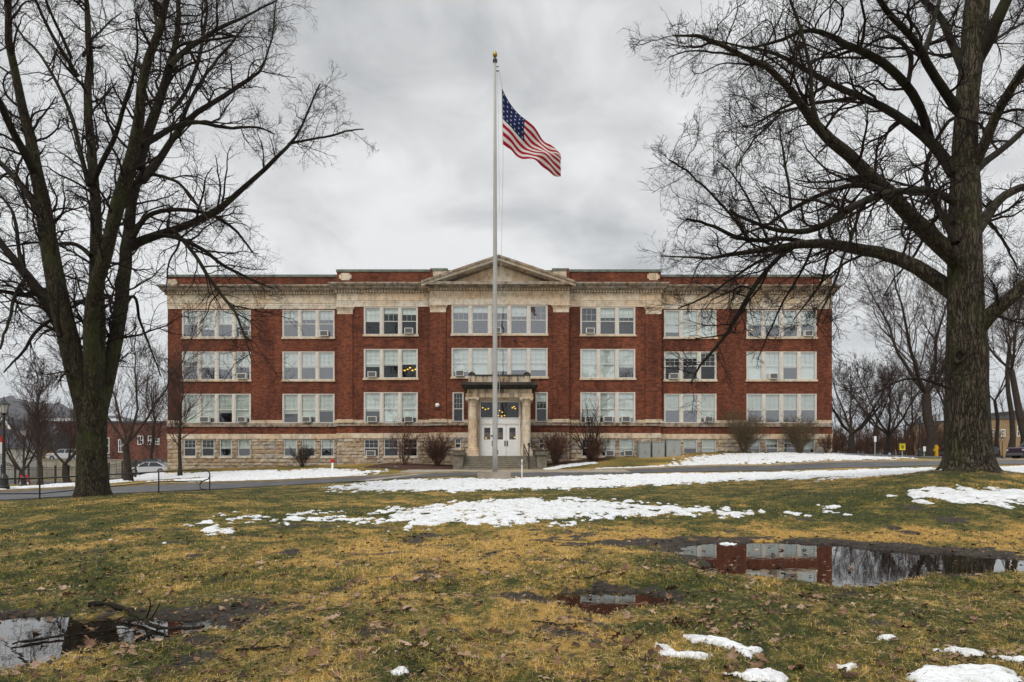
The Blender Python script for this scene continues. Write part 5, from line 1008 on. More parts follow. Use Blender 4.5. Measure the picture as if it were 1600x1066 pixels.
kn = MB(tuple(ro)); kc = at(1497, 556, 20.62); kn.tube([kc+np.array([.17*math.cos(a), -.05+.03*math.sin(a*2), .19*math.sin(a)]) for a in np.linspace(0, 6.28, 15)], .06, 8)
kn.build('knot', MT['barkR'], rt, True); kh = MB(tuple(ro)); kh.lathe([(0, -.02), (.13, 0), (.11, .03), (0, .04)], 0, 0, 12, 0, False); kh.v = [(a+kc[0]-ro[0]-(0-0), b_*0+0, c) for a, b_, c in kh.v] if False else [((p[0]+ro[0])+kc[0]-ro[0], kc[1]-ro[1]-.01+(p[2]+ro[2])*.5, (p[1]+ro[1])+kc[2]-ro[2]) for p in kh.v]
kh.build('knot_hole', MT['dark'], rt)

# ---- smaller bare trees
def tree(name, px, pbase, D, ptop, wpx, label, cat='tree', group=None, seed=1, spread=.5, stems=1, fork=.28, mt='btree', tw='btwig', dens=1.0, asc=34, rtw=.008, levels=3, lean=0.0):
    g = np.random.default_rng(seed); s = D/F; bx = (px-800)*s; bz = float(G(np.array([bx]), np.array([float(D)]))[0]); H = (pbase-ptop)*s; r = wpx*s/2
    o = np.array([bx, D, bz]); root = empty(name, tuple(o), label, cat, group)
    # trunk
    n = 10; th = H*.92; P = np.zeros((n, 3)); P[:, 2] = np.linspace(-.15, th, n); P[:, :2] = np.cumsum(g.normal(size=(n, 2))*th*.012, axis=0); P[:, 0] += np.linspace(0, lean*th, n); P[0, :2] = 0
    rr_ = r*np.linspace(1, .10, n)**.85; rr_[0] *= 1.5
    ks = []
    if stems > 1:
        hf = int(n*fork)+1; Pt = P[:hf+1].copy(); rt_ = rr_[:hf+1]
        V, Fq = tube_arrays(Pt[None], rt_[None], 10); mesh_np('trunk', V, Fq.ravel(), np.full(len(Fq), 4), MT[mt], root, None, True)
        for k in range(stems):
            a = 6.28*k/stems+g.random()*1.2; tl = (.16+.16*g.random())*(spread/.5); m = 10; hh = th-Pt[-1, 2]; Q = np.zeros((m, 3)); Q[:] = Pt[-1]; t_ = np.linspace(0, 1, m)
            Q[:, 2] += hh*t_*(.8+.2*g.random()); Q[:, 0] += math.cos(a)*hh*tl*2*t_**.8; Q[:, 1] += math.sin(a)*hh*tl*2*t_**.8; Q[1:, :2] += np.cumsum(g.normal(size=(m-1, 2))*hh*.012, axis=0)
            ks.append((Q, rt_[-1]*.52*np.linspace(1, .12, m)))
        Qs = np.stack([a for a, _ in ks]); rs = np.stack([b_ for _, b_ in ks]); tubes_obj('limbs', [(Qs, rs, 8)], MT[mt], root) if False else None
        for a_, b_ in ks: V, Fq = tube_arrays(a_[None], b_[None], 8); mesh_np('limb', V, Fq.ravel(), np.full(len(Fq), 4), MT[mt], root, None, True)
    else:
        V, Fq = tube_arrays(P[None], rr_[None], 10); mesh_np('trunk', V, Fq.ravel(), np.full(len(Fq), 4), MT[mt], root, None, True); Qs = P[None]; rs = rr_[None]
    L0 = th
    n1 = int(40*dens/len(Qs)+6); Q1, r1 = spawn(Qs, rs, n1, n1+4, spread*.95, asc+8, .22, .40, 8, (.22 if stems == 1 else .06), .98, .12, g, rtw*1.5, 0, H*.06, H*.55, tipk=.62)
    Q2, r2 = spawn(Q1, r1, 8, 12, .5, 36, .12, .6, 6, .12, 1, .16, g, rtw*.75, 0, H*.02, H*.25)
    grp = [(Q1, r1, 6), (Q2, r2, 4)]
    Q3, r3 = spawn(Q2, r2, 3, 6, .5, 38, .08, .7, 4, .1, 1, .18, g, rtw*.55, 0, .1, H*.12); grp.append((Q3, r3, 3))
    if levels > 3: Q4, r4 = spawn(Q3, r3, 2, 4, .5, 40, .05, .8, 3, .15, 1, .2, g, rtw*.7, 0, .08, .6); grp.append((Q4, r4, 3))
    tubes_obj('crown', grp, MT[tw], root, (0, 0, 0), False)
    return root
GL = 'small bare trees left of the school'; GR = 'bare trees right of the school'
tree('bare_tree', 62, 757, 47, 560, 7.5, 'slender bare tree standing just right of the far left lamp post', group=GL, seed=21, spread=.42, dens=1.2, asc=30, rtw=.012)
tree('bare_tree', 108, 749, 58, 585, 9, 'bare tree with low forking trunk between the slender tree and the big left oak', group=GL, seed=22, spread=.55, stems=4, fork=.16, dens=1.2, rtw=.014)
tree('bare_tree', 201, 753, 51, 470, 11, 'tall bare tree between the big left oak and the school corner', group=GL, seed=23, spread=.42, stems=4, fork=.17, dens=1.5, asc=30, rtw=.012)
tree('bare_tree', 281, 743.5, 57, 560, 6, 'thin young bare tree in front of the left corner of the school', group=GL, seed=24, spread=.50, dens=1.2, asc=42, rtw=.010)
tree('bare_tree', 35, 748, 62, 640, 8, 'low bushy bare tree behind the red sign near the left fence', group=GL, seed=25, spread=.7, stems=5, fork=.15, rtw=.015)
tree('bare_tree', 237, 741, 90, 600, 6, 'bare tree rising behind the parked pickup truck at left', group=GL, seed=26, spread=.5, rtw=.02)
tree('bare_tree', 1329, 712, 78, 545, 10, 'dark bare tree with fanning limbs nearest the right end of the school', group=GR, seed=31, spread=.6, stems=6, fork=.12, dens=1.0, rtw=.016)
tree('bare_tree', 1388, 712, 84, 540, 9, 'spreading bare tree behind the yellow road sign', group=GR, seed=32, spread=.6, stems=5, fork=.15, dens=1.0, rtw=.018)
tree('bare_tree', 1452, 711, 70, 385, 17, 'tall bare tree with two leaning stems behind the right lamp post', group=GR, seed=33, spread=.55, stems=4, fork=.22, dens=1.8, rtw=.014, levels=4, asc=40)
tree('bare_tree', 1362, 712, 92, 560, 7, 'slim bare tree between the fanning tree and the yellow sign tree', group=GR, seed=34, spread=.5, stems=3, fork=.2, dens=.8, rtw=.02)
tree('bare_tree', 1425, 712, 98, 560, 8, 'bare tree in the thicket just left of the lamp post', group=GR, seed=35, spread=.55, stems=4, fork=.2, dens=.8, rtw=.02)
tree('bare_tree', 1478, 712, 90, 520, 9, 'straight bare tree partly hidden by the big right oak trunk', group=GR, seed=36, spread=.5, stems=2, fork=.3, dens=1.3, rtw=.018)
tree('bare_tree', 1559, 714, 76, 420, 6, 'bare tree with crooked trunk in front of the tan brick building', group=GR, seed=37, spread=.45, stems=3, fork=.2, dens=1.4, rtw=.015)
tree('bare_tree', 1578, 712, 72, 375, 9, 'tall straight bare tree just left of the parked grey car', group=GR, seed=38, spread=.4, stems=2, fork=.4, dens=1.5, rtw=.014, lean=.03)
tree('bare_tree', 1602, 714, 66, 370, 12, 'bare tree behind the parked grey car at the right edge', group=GR, seed=39, spread=.45, stems=3, fork=.35, dens=1.5, rtw=.014, lean=-.08)
# ---- shrubs by the building
def shrub(px, pb, D, H, W, label, seed, n=60, mt='shrub', tw=.009, up=.5, name='bare_shrub', thick=.02):
    g = np.random.default_rng(seed); bx = (px-800)*D/F; bz = float(G(np.array([bx]), np.array([float(D)]))[0]); root = empty(name, (bx, D, bz), label, 'shrub', 'bare shrubs along the front of the school')
    P = np.zeros((n, 7, 3)); a = g.random(n)*6.28; ln = H*(.55+.5*g.random(n)); out_ = W/2*g.random(n)**.6
    P[:, 0, 0] = np.cos(a)*W*.06*g.random(n); P[:, 0, 1] = np.sin(a)*W*.06*g.random(n); P[:, 0, 2] = -.05
    for j in range(1, 7): t_ = j/6; P[:, j, 0] = P[:, 0, 0]+np.cos(a)*out_*t_**1.2+g.normal(0, .02*H, n); P[:, j, 1] = P[:, 0, 1]+np.sin(a)*out_*t_**1.2; P[:, j, 2] = ln*t_*np.sqrt(np.clip(1-.35*(out_/(W/2))**2*t_, .2, 1))
    r = np.full((n, 7), thick*.6)*np.linspace(1, .35, 7)*(.6+.8*g.random((n, 1)))
    tubes_obj('stems', [(P, r, 5)], MT[mt], root, (0, 0, 0), False)
    Q, q_ = spawn(P, r, 8, 12, .38, 32, .15, .7, 5, .2, 1, .15, g, tw, 0, .1, H*.5); Q2, q2 = spawn(Q, q_, 3, 6, .45, 35, .1, .8, 4, .1, 1, .18, g, tw*.8, 0, .06, H*.3)
    tubes_obj('twigs', [(Q, q_, 3), (Q2, q2, 3)], MT[mt], root, (0, 0, 0), False)
shrub(472, 725, 60.6, 1.8, 2.2, 'small dark rounded shrub below the basement windows of the left wing', 41, 40, 'btree')
shrub(632, 726, 59.5, 3.9, 3.6, 'tall thin reddish shrub in front of the basement windows left of the entrance', 42, 26, 'shrub', thick=.03)
shrub(684, 727, 58.8, 2.6, 2.8, 'dense reddish shrub just left of the entrance steps', 43, 90, 'shrub')
shrub(868, 720, 59.0, 2.8, 3.2, 'dense reddish shrub just right of the entrance steps', 44, 90, 'shrub')
shrub(925, 716, 59.6, 4.9, 4.6, 'tall dark many stemmed shrub in front of the windows right of the entrance', 45, 14, 'btree', thick=.09, tw=.011)
shrub(930, 716, 59.0, 2.2, 2.6, 'short reddish shrub at the foot of the tall many stemmed shrub', 46, 50, 'shrub')
shrub(1163, 709, 60.8, 3.5, 4.2, 'wide olive brown shrub below the right wing, left of its slightly smaller twin', 47, 90, 'shrubo')
shrub(1249, 709, 60.8, 3.1, 3.6, 'rounded olive brown shrub below the last bay of the right wing', 48, 80, 'shrubo')
shrub(1291, 709, 61.4, 1.8, 1.8, 'tiny bare shrub at the right corner of the stone basement', 49, 30, 'shrub')
# mulch beds
mul = mat('leafy mulch', (.10, .05, .032), .95, noise=.6, nscale=6, bump=.5)
for pl in ([(568, 731), (600, 724), (720, 727), (712, 733), (640, 735)], [(850, 727), (880, 718), (950, 714.5), (960, 716), (930, 721), (870, 729)]):
    W_ = gpoly(pl); X, Y = np.meshgrid(np.arange(min(p[0] for p in W_)-.5, max(p[0] for p in W_)+.5, .2), np.arange(min(p[1] for p in W_)-.5, min(61.3, max(p[1] for p in W_)+.5), .2)); d_ = sdf_poly(X, Y, W_)+(fbm(X, Y, 1.2, 3)-.5)*.8; Z = G(X, Y)+np.minimum(.05, d_*.1)+fbm(X, Y, 5, 2)*.03
    kp = d_[:-1, :-1] > -.1; ix = np.arange(X.size).reshape(X.shape); qf = np.stack([ix[:-1, :-1], ix[:-1, 1:], ix[1:, 1:], ix[1:, :-1]], -1)[kp]
    if len(qf): tag(mesh_np('mulch', np.stack([X, Y, Z], -1).reshape(-1, 3), qf.ravel(), np.full(len(qf), 4), mul, None, None, True), kind='stuff')
# ---- far woods behind on the right
g = np.random.default_rng(77)
def brush(name, x0, x1, y0, y1, n, hmin, hmax, mt, r0=.05):
    x = g.uniform(x0, x1, n); y = g.uniform(y0, y1, n); z = T(x, y); h = g.uniform(hmin, hmax, n); P = np.zeros((n, 6, 3)); P[:, 0] = np.stack([x, y, z-.1], 1); dx = g.normal(0, .12, n); 
    for j in range(1, 6): P[:, j, 0] = P[:, j-1, 0]+dx*h/5+g.normal(0, .03, n)*h; P[:, j, 1] = y; P[:, j, 2] = z+h*j/5
    r = r0*np.linspace(1, .3, 6)[None]*(h/hmax)[:, None]
    Q, q_ = spawn(P, r, 9, 14, .35, 35, .2, .55, 5, .12, 1, .14, g, .02, 0, .3, 4); Q2, q2 = spawn(Q, q_, 3, 5, .5, 38, .1, .7, 3, .1, 1, .15, g, .016, 0, .2, 1.6)
    tag(tubes_obj(name, [(P, r, 5), (Q, q_, 3), (Q2, q2, 3)], MT[mt], None, (0, 0, 0), False), kind='stuff')
brush('distant_woods', 42, 74, 104, 122, 90, 4, 8.5, 'btree', .09)
brush('undergrowth', 44, 66, 92, 103, 420, 1.4, 4.0, 'shrub', .04)
brush('distant_woods', 76, 130, 118, 150, 90, 8, 14, 'btree', .12)
brush('distant_woods', -110, -50, 150, 200, 120, 6, 12, 'btree', .14)
# ------------------------------------------------------------------ flagpole and flag
FD = 42.0; fs = FD/F
fx = (773.5-800)*fs; fz = float(G(np.array([fx]), np.array([FD]))[0])
pole = empty('flagpole', (fx, FD, fz), 'tall pale metal flagpole with a gilded ball on top, set in a low stone block', 'flagpole')
zt = wz(96, FD)-fz; mb = MB(); mb.lathe([(.165, .35), (.158, 2), (.138, zt*.4), (.105, zt*.75), (.07, zt), (.04, zt+.02)], 0, 0, 20, 0, True); mb.build('pole', MT['pole'], pole, True)
mb = MB(); b0 = wx(747.5, FD)-fx; b1 = wx(798, FD)-fx; mb.box(b0, b1, -1.0, 1.0, -.4, .36); mb.box(b0+.18, b1-.18, -.8, .8, .36, .44)
mb.build('base_block', MT['concrete'], pole)
mb = MB(); mb.lathe([(0, zt+.22), (.08, zt+.25), (.13, zt+.32), (.145, zt+.41), (.13, zt+.50), (.08, zt+.58), (0, zt+.6)], 0, 0, 18, 0, False); mb.build('ball', MT['brass'], pole, True)
mb = MB(); mb.lathe([(.03, zt), (.03, zt+.23)], 0, 0, 8); mb.lathe([(.0, zt-.08), (.14, zt-.04), (.14, zt+.12), (0, zt+.16)], 0, 0, 12, 0, False); mb.box(0, .22, -.02, .02, zt-.35, zt-.31); mb.box(0, .26, -.02, .02, zt-.62, zt-.57); mb.build('truck', MT['black'], pole)
f0 = at(784.5, 138, FD)-np.array([fx, FD, fz]); f1 = at(786, 226, FD)-np.array([fx, FD, fz]); tp_ = np.array([.24, 0, zt-.6])
hal = mat('rope', (.45, .43, .40), .9); mb = MB(); mb.tube([tp_, f0], .018, 5); mb.tube([f1, f1+np.array([.0, 0, -1.2]), f1+np.array([-.12, 0, -8]), f1+np.array([-.24, 0, -16]), np.array([.12, -.16, 1.6])], .012, 5); mb.tube([tp_+np.array([-.1, 0, 0]), f1+np.array([-.3, 0, 2.4]), f1+np.array([-.22, 0, -4])], .010, 5); mb.build('halyard', hal, pole)
mb = MB(); mb.box(-.25, -.15, -.2, -.1, wz(683, FD)-fz, wz(680, FD)-fz); mb.box(.12, .20, -.06, .06, 1.5, 1.75); mb.build('cleat', MT['black'], pole)
# flag
TOP = np.array([(784.5, 138), (793, 152), (803, 166), (813, 177), (820, 185), (830, 195), (840, 206), (850, 218), (860, 230), (868, 243), (873, 256)], float)
BOT = np.array([(786, 226), (792, 228.5), (799, 231), (807, 238), (817, 245), (826, 249), (836, 254), (846, 262), (855, 271), (865, 279), (876, 284)], float)
def cr_(A, t):
    n = len(A)-1; f = np.clip(t, 0, 1)*n; i = np.minimum(f.astype(int), n-1); f = f-i; p0 = A[np.maximum(i-1, 0)]; p1 = A[i]; p2 = A[i+1]; p3 = A[np.minimum(i+2, n)]; f = f[..., None]
    return .5*((2*p1)+(-p0+p2)*f+(2*p0-5*p1+4*p2-p3)*f*f+(-p0+3*p1-3*p2+p3)*f**3)
def Sf(u_, v_):
    u_ = np.asarray(u_, float); v_ = np.asarray(v_, float)
    # slanting folds gather the cloth: rows bunch and spread along the fly
    vv = v_+.035*np.sin(9*u_+4*v_)*np.sin(math.pi*v_)*u_+.02*np.sin(17*u_-7*v_)*np.sin(math.pi*v_)*u_
    uu = u_+.018*np.sin(12*v_+5*u_)*u_
    t = cr_(TOP, uu); b_ = cr_(BOT, uu); p = t*(1-vv[..., None])+b_*vv[..., None]
    dep = 1.15*u_*np.sin(1.2+3.2*u_)+.48*np.sin(9.5*u_+5.0*v_+.6)*(u_**.6)+.16*np.sin(19*u_-6*v_+1)*u_+.10*np.sin(30*u_+12*v_)*u_*.6
    X = (p[..., 0]-800)*fs-fx; Z = EYE+(HY-p[..., 1])*fs-fz
    return np.stack([X, dep, Z], -1)
nu, nv = 120, 52
U, Vv = np.meshgrid(np.linspace(0, 1, nu+1), np.linspace(0, 1, nv+1)); P = Sf(U, Vv).reshape(-1, 3); ix = np.arange(P.shape[0]).reshape(nv+1, nu+1)
qf = np.stack([ix[:-1, :-1], ix[:-1, 1:], ix[1:, 1:], ix[1:, :-1]], -1).reshape(-1, 4); uc = (U[:-1, :-1]+U[1:, 1:]).ravel()/2; vc = (Vv[:-1, :-1]+Vv[1:, 1:]).ravel()/2
mi = np.where((np.floor(vc*13) % 2) == 0, 0, 1); mi = np.where((uc < .4) & (vc < 7/13), 2, mi)
def cloth(name, c):
    m = bpy.data.materials.new(name); m.use_nodes = True; t = m.node_tree; b = t.nodes['Principled BSDF']; b.inputs['Base Color'].default_value = (*c, 1); b.inputs['Roughness'].default_value = .85; b.inputs['Specular IOR Level'].default_value = .1
    tr = t.nodes.new('ShaderNodeBsdfTranslucent'); tr.inputs[0].default_value = (*c, 1); mx = t.nodes.new('ShaderNodeMixShader'); mx.inputs[0].default_value = .3; L(t, b.outputs[0], mx.inputs[1]); L(t, tr.outputs[0], mx.inputs[2]); L(t, mx.outputs[0], t.nodes['Material Output'].inputs[0]); return m
red, wht, blu = cloth('red cloth', (.36, .010, .03)), cloth('white cloth', (.72, .68, .66)), cloth('blue cloth', (.012, .022, .085))
flag = empty('flag', (fx, FD, fz), 'stars and stripes flag blowing to the right near the top of the pole', 'flag')
sv, sf_ = [], []
for row in range(5):
    for col in range(6):
        cu = .4*((col*2+1)/12); cv = 7/13*((row*2+1)/10)
        for side in (1, -1):
            pts = []
            for k in range(10):
                rr2 = .0165 if k % 2 == 0 else .008; a_ = math.pi/2+k*math.pi/5; pts.append((cu+rr2*math.cos(a_)*.8, cv-rr2*math.sin(a_)*1.5))
            A_ = np.array(pts); p = Sf(A_[:, 0], A_[:, 1]); e1_ = Sf(np.array([cu+.01]), np.array([cv]))-Sf(np.array([cu]), np.array([cv])); e2_ = Sf(np.array([cu]), np.array([cv+.01]))-Sf(np.array([cu]), np.array([cv])); nn = np.cross(e1_[0], e2_[0]); nn /= np.linalg.norm(nn); p = p+nn*.012*side
            b_ = len(sv); sv += p.tolist(); sf_.append([b_+k for k in range(10)])
mesh_np('cloth', np.concatenate([P, np.array(sv)]), np.concatenate([qf.ravel(), np.array([i+len(P) for f in sf_ for i in f])]), np.concatenate([np.full(len(qf), 4), np.full(len(sf_), 10)]), [red, wht, blu], flag, np.concatenate([mi, np.full(len(sf_), 1)]), True)
mb = MB(); mb.tube([tuple(f0+[-.02, 0, 0]), tuple(f1+[-.02, 0, 0])], .02, 6); mb.build('hoist_band', wht, flag)
# ------------------------------------------------------------------ street lamps
def lamp(px, pb, D, H, label, lit=False, banner=False):
    x = wx(px, D); z = float(G(np.array([x]), np.array([float(D)]))[0]); t_ = empty('street_lamp', (x, D, z), label, 'street lamp', 'black post lamps round the school drive'); s = H/4.5
    mb = MB(); mb.lathe([(.24*s, -.1), (.24*s, .18*s), (.20*s, .22*s), (.17*s, .55*s), (.19*s, .6*s), (.12*s, .75*s), (.085*s, .8*s), (.075*s, 1.2*s), (.06*s, 3.5*s), (.09*s, 3.55*s), (.06*s, 3.6*s), (.13*s, 3.72*s)], 0, 0, 16); mb.build('post', MT['black'], t_, False)
    mb = MB(); mb.lathe([(.12*s, 3.72*s), (.22*s, 4.12*s)], 0, 0, 8, 0, True); mb.build('globe', MT['lampglass'], t_)
    mb = MB()
    for k in range(8): a_ = k*math.pi/4; mb.tube([(.122*s*math.cos(a_), .122*s*math.sin(a_), 3.7*s), (.226*s*math.cos(a_), .226*s*math.sin(a_), 4.13*s)], .012*s, 4)
    mb.build('cage', MT['black'], t_); mb = MB(); mb.lathe([(.27*s, 4.12*s), (.26*s, 4.16*s), (.10*s, 4.32*s), (.07*s, 4.36*s), (.03*s, 4.42*s), (.035*s, 4.46*s), (.0, 4.56*s)], 0, 0, 16, 0, True); mb.build('cap', MT['black'], t_)
    if banner:
        rd = mat('red banner cloth', (.35, .02, .02), .8); wh2 = mat('white banner cloth', (.6, .58, .58), .8); mb = MB(); mb.box(-.75, -.08, -.01, .01, 1.75*s, 2.32*s, 1); mb.box(-.75, -.08, -.011, .011, 2.321*s, 2.62*s, 0); mb.add([(-.08, -.013, 2.6*s), (.12, -.013, 2.45*s), (.06, -.013, 2.2*s), (-.08, -.013, 2.0*s)], [(0, 1, 2, 3)], 0); mb.build('banner', [rd, wh2], t_)
        mb = MB(); mb.tube([(0, 0, 2.64*s), (-.78, 0, 2.64*s)], .015, 5); mb.tube([(0, 0, 1.74*s), (-.78, 0, 1.74*s)], .015, 5); mb.build('banner_arm', MT['black'], t_)
lamp(6, 767, 33, 4.5, 'black street lamp with a red and white banner at the far left edge', banner=True)
lamp(37, 761, 49, 4.45, 'black street lamp second from the left edge, behind the near handrail')
lamp(1437, 716, 62, 4.45, 'black street lamp right of the yellow road sign')
lamp(195, 741, 88, 2.4, 'short lamp behind the tree trunk left of the parked pickup')
lamp(231, 742, 92, 2.6, 'small distant lamp directly above the parked pickup at left')
lamp(1566, 716, 62, 2.0, 'short dark post lamp between the two parked cars at right')
# ------------------------------------------------------------------ near handrail (pipe rail)
hp = [(-90, 30.0), (62, 27.0), (248, 31.0), (327, 33.0)]
def gz1(x, y): return float(G(np.array([x]), np.array([float(y)]))[0])
hr0 = wx(248, 30.2); rl = empty('handrail', (wx(62, 26.2), 26.2, gz1(wx(62, 26.2), 26.2)), 'low black pipe handrail with a curled end running along the road at left', 'handrail')
O_ = rl.location; PT = [(wx(-95, 23), 23.0), (wx(62, 25.6), 25.6), (wx(248, 29.2), 29.2), (wx(327, 31.5), 31.5)]
def rz(i, h): x, y = PT[i]; return (x, y, gz1(x, y)+h)
tops = [749.5, 747.5, 737.5, 734.5]; bots = [772, 771.5, 753, 751]
mb = MB(O_); tp3 = [(PT[i][0], PT[i][1], wz(tops[i], PT[i][1])) for i in range(4)]; bt3 = [(PT[i][0], PT[i][1], wz(bots[i], PT[i][1])) for i in range(4)]
x3, y3, z3 = tp3[3]; sc3 = y3/F
curl = [(x3-.35, y3, z3+.02), (x3-.12, y3, z3+.0), (x3, y3, z3-.12), (x3+.02, y3, z3-.30), (x3-.05, y3, z3-.42), (x3-.2, y3, z3-.47), (x3-.36, y3, z3-.55), (x3-.44, y3, z3-.68), (x3-.42, y3, z3-.82), (x3-.3, y3, z3-.9), (x3-.14, y3, z3-.9)]
mb.tube(tp3[:3]+curl, .027, 8); mb.tube(bt3[:3]+[(x3-.35, y3, z3-.5)], .02, 8); mb.build('rail', MT['black'], rl, True)
for i in (0, 1, 2): 
    p = MB(O_); x, y = PT[i]; p.tube([(x, y, gz1(x, y)-.2), (x, y, tp3[i][2])], .03, 8); p.build('post', MT['black'], rl)
p = MB(O_); p.tube([(x3+.02, y3, gz1(x3, y3)-.2), (x3+.02, y3, z3-.15)], .03, 8); p.build('post', MT['black'], rl)
# ------------------------------------------------------------------ iron fence left
fe = empty('iron_fence', (wx(80, 58), 58, gz1(wx(80, 58), 58)), 'black iron railing fence with thin pickets in front of the concrete retaining wall at left', 'fence'); O_ = fe.location
fx0, fx1 = wx(-60, 58), wx(212, 58); nf = 13
pk = MB(O_)
for k in range(nf+1):
    xx = fx0+(fx1-fx0)*k/nf; zz = gz1(xx, 58); p = MB(O_); p.box(xx-.05, xx+.05, 57.95, 58.05, zz-.2, zz+1.55); p.box(xx-.07, xx+.07, 57.93, 58.07, zz+1.55, zz+1.62); p.build('post', MT['black'], fe)
    if k < nf:
        xn = fx0+(fx1-fx0)*(k+1)/nf; zn = gz1(xn, 58)
        for h in (.2, 1.25, 1.42): pk.tube([(xx, 58, zz+h), (xn, 58, zn+h)], .02, 4)
        for j in range(1, 10): t_ = j/10; zj = zz+(zn-zz)*t_; xj = xx+(xn-xx)*t_; pk.tube([(xj, 58, zj+.1), (xj, 58, zj+1.5)], .011, 4)
pk.build('pickets', MT['black'], fe)
# concrete retaining wall, mill building, house, car park deck
rw = empty('retaining_wall', (wx(130, 92), 92, -1.2), 'pale concrete retaining wall with cars parked above it, behind the iron fence', 'wall'); O_ = rw.location
mb = MB(O_); mb.box(wx(66, 92), wx(200, 92), 92, 92.5, -3, wz(719.5, 92)); mb.box(wx(66, 92), wx(200, 92)+.002, 91.9, 92.6, wz(719.5, 92), wz(718, 92))
for k in range(9): xx = wx(66, 92)+k*1.35+.5; mb.box(xx, xx+.05, 91.97, 92, -2.9, wz(720, 92)-.02, 1)
mb.build('wall', [mat('stained retaining concrete', (.40, .37, .30), .9, noise=.35, nscale=.9), MT['stepc']], rw)
mb = MB(O_); mb.box(wx(67, 92), wx(199, 92), 92.5, 104, -3, wz(719.5, 92)-.05); mb.build('deck', MT['asphalt'], rw)
redb = brick_mat('old red brick', (.20, .075, .05), (.13, .045, .035), (.14, .10, .08)); tan = mat('tan brick', (.36, .25, .14), .9, noise=.25, nscale=1.5); slate = mat('slate roof', (.10, .105, .12), .8, noise=.3, nscale=.5); rw_ = mat('roof snow', (.75, .78, .8), .8)
def house(name, label, x0, x1, y0, y1, zg, ze, mt, wins=(), cat='building', roof='flat', rh=0, rmt=None, gable='x'):
    o = ((x0+x1)/2, (y0+y1)/2, zg); r = empty(name, o, label, cat); mb = MB(o); mb.box(x0, x1, y0, y1, zg-2, ze); mb.build('wall', mt, r)
    mb = MB(o)
    if roof == 'flat': mb.box(x0-.15, x1+.15, y0-.15, y1+.15, ze, ze+.3)
    elif gable == 'x': mb.prism([(x0-.4, ze), (x1+.4, ze), ((x0+x1)/2, ze+rh)], y0-.4, y1+.4)
    else:
        ym = (y0+y1)/2; mb.add([(x0-.4, y0-.4, ze), (x1+.4, y0-.4, ze), (x1+.4, ym, ze+rh), (x0-.4, ym, ze+rh), (x0-.4, y1+.4, ze), (x1+.4, y1+.4, ze)], [(0, 1, 2, 3), (3, 2, 5, 4), (0, 3, 4), (1, 5, 2), (0, 4, 5, 1)])
    rf_ = mb.build('roof', rmt or slate, r)
    for (a, b_, c, d_) in wins:
        w1 = MB(o); w1.box(a-.12, b_+.12, y0-.06, y0+.02, d_, d_+.12); w1.box(a-.12, b_+.12, y0-.08, y0+.02, c-.12, c); w1.box(a-.10, a, y0-.05, y0+.02, c, d_); w1.box(b_, b_+.10, y0-.05, y0+.02, c, d_); w1.box(a, b_, y0-.045, y0-.005, (c+d_)/2-.04, (c+d_)/2+.04); w1.box((a+b_)/2-.03, (a+b_)/2+.03, y0-.046, y0-.006, c, d_); ww = w1.build('window', MT['white'], r)
        w2 = MB(o); w2.add([(a, y0-.003, c), (b_, y0-.003, c), (b_, y0-.003, d_), (a, y0-.003, d_)], [(0, 1, 2, 3)]); w2.build('pane', MT['darkpane'], ww)
    return r, rf_, o
MT['darkpane'] = mat('dark reflecting pane', (.03, .035, .04), .1, .6)
D = 112
def W4(p0, p1, y1, y0, D): return (wx(p0, D), wx(p1, D), wz(y0, D), wz(y1, D))
mill, rf_, o = house('brick_mill', 'long dark red brick building with snowy roof edge behind the retaining wall', wx(62, D), wx(262, D), D, D+14, -2, wz(661, D), redb, [W4(163, 170, 685, 708, D), W4(186, 192, 688, 706, D), W4(216, 223, 682, 694, D), W4(232, 240, 682, 694, D), W4(244, 248, 686, 694, D)], cat='brick building')
mb = MB(o); mb.box(wx(64, D), wx(190, D), D-.3, D+.5, wz(661, D)+.3, wz(661, D)+.75); mb.build('roof_snow', rw_, mill)
for p in (81,):
    xc_ = wx(p, D); mb = MB(o); mb.prism([(xc_-1.0, wz(683, D)), (xc_+1.0, wz(683, D)), (xc_+1.0, wz(679, D)), (xc_, wz(671, D)), (xc_-1.0, wz(679, D))], D-.5, D+.2); mb.build('gable_window', MT['white'], mill); m2 = MB(o); m2.prism([(xc_-.7, wz(682, D)), (xc_+.7, wz(682, D)), (xc_+.7, wz(680, D)), (xc_, wz(674.5, D)), (xc_-.7, wz(680, D))], D-.53, D-.501); m2.build('pane', MT['darkpane'], mill)
mill2, rf_, o = house('brick_hall', 'red brick hall with pale sloping roof between the bare tree and school corner', wx(205, 135), wx(300, 135), 135, 150, -2, wz(672, 135), redb, [W4(238, 246, 684, 700, 135)], roof='gable', rh=5.0, rmt=rw_, cat='brick hall')
hs, rf_, o = house('gabled_house', 'pale brick house with a steep white edged gable at the far left', wx(-12, 100), wx(30, 100), 100, 110, -2, wz(690, 100), mat('pale brick', (.34, .28, .21), .9, noise=.3, nscale=2), [W4(-2, 4, 702, 715, 100), W4(14, 19, 702, 716, 100), W4(9, 13, 682, 690, 100)], roof='gable', rh=3.4, cat='house')
for sg in (-1, 1):
    mb = MB(o); xa = (wx(-12, 100)+wx(30, 100))/2; hw_ = (wx(30, 100)-wx(-12, 100))/2+.45; pl = [(xa, wz(690, 100)+3.45), (xa, wz(690, 100)+3.15), (xa+sg*hw_, wz(690, 100)-.25), (xa+sg*hw_, wz(690, 100)+.05)]; mb.prism(pl if sg < 0 else pl[::-1], 99.3, 99.58); mb.build('bargeboard', MT['white'], hs)
mb = MB(o); mb.prism([(wx(-12, 100), wz(690, 100)-.01), (wx(30, 100), wz(690, 100)-.01), ((wx(-12, 100)+wx(30, 100))/2, wz(690, 100)+2.9)], 99.59, 99.75); mb.build('gable_wall', bpy.data.materials['pale brick'], hs)
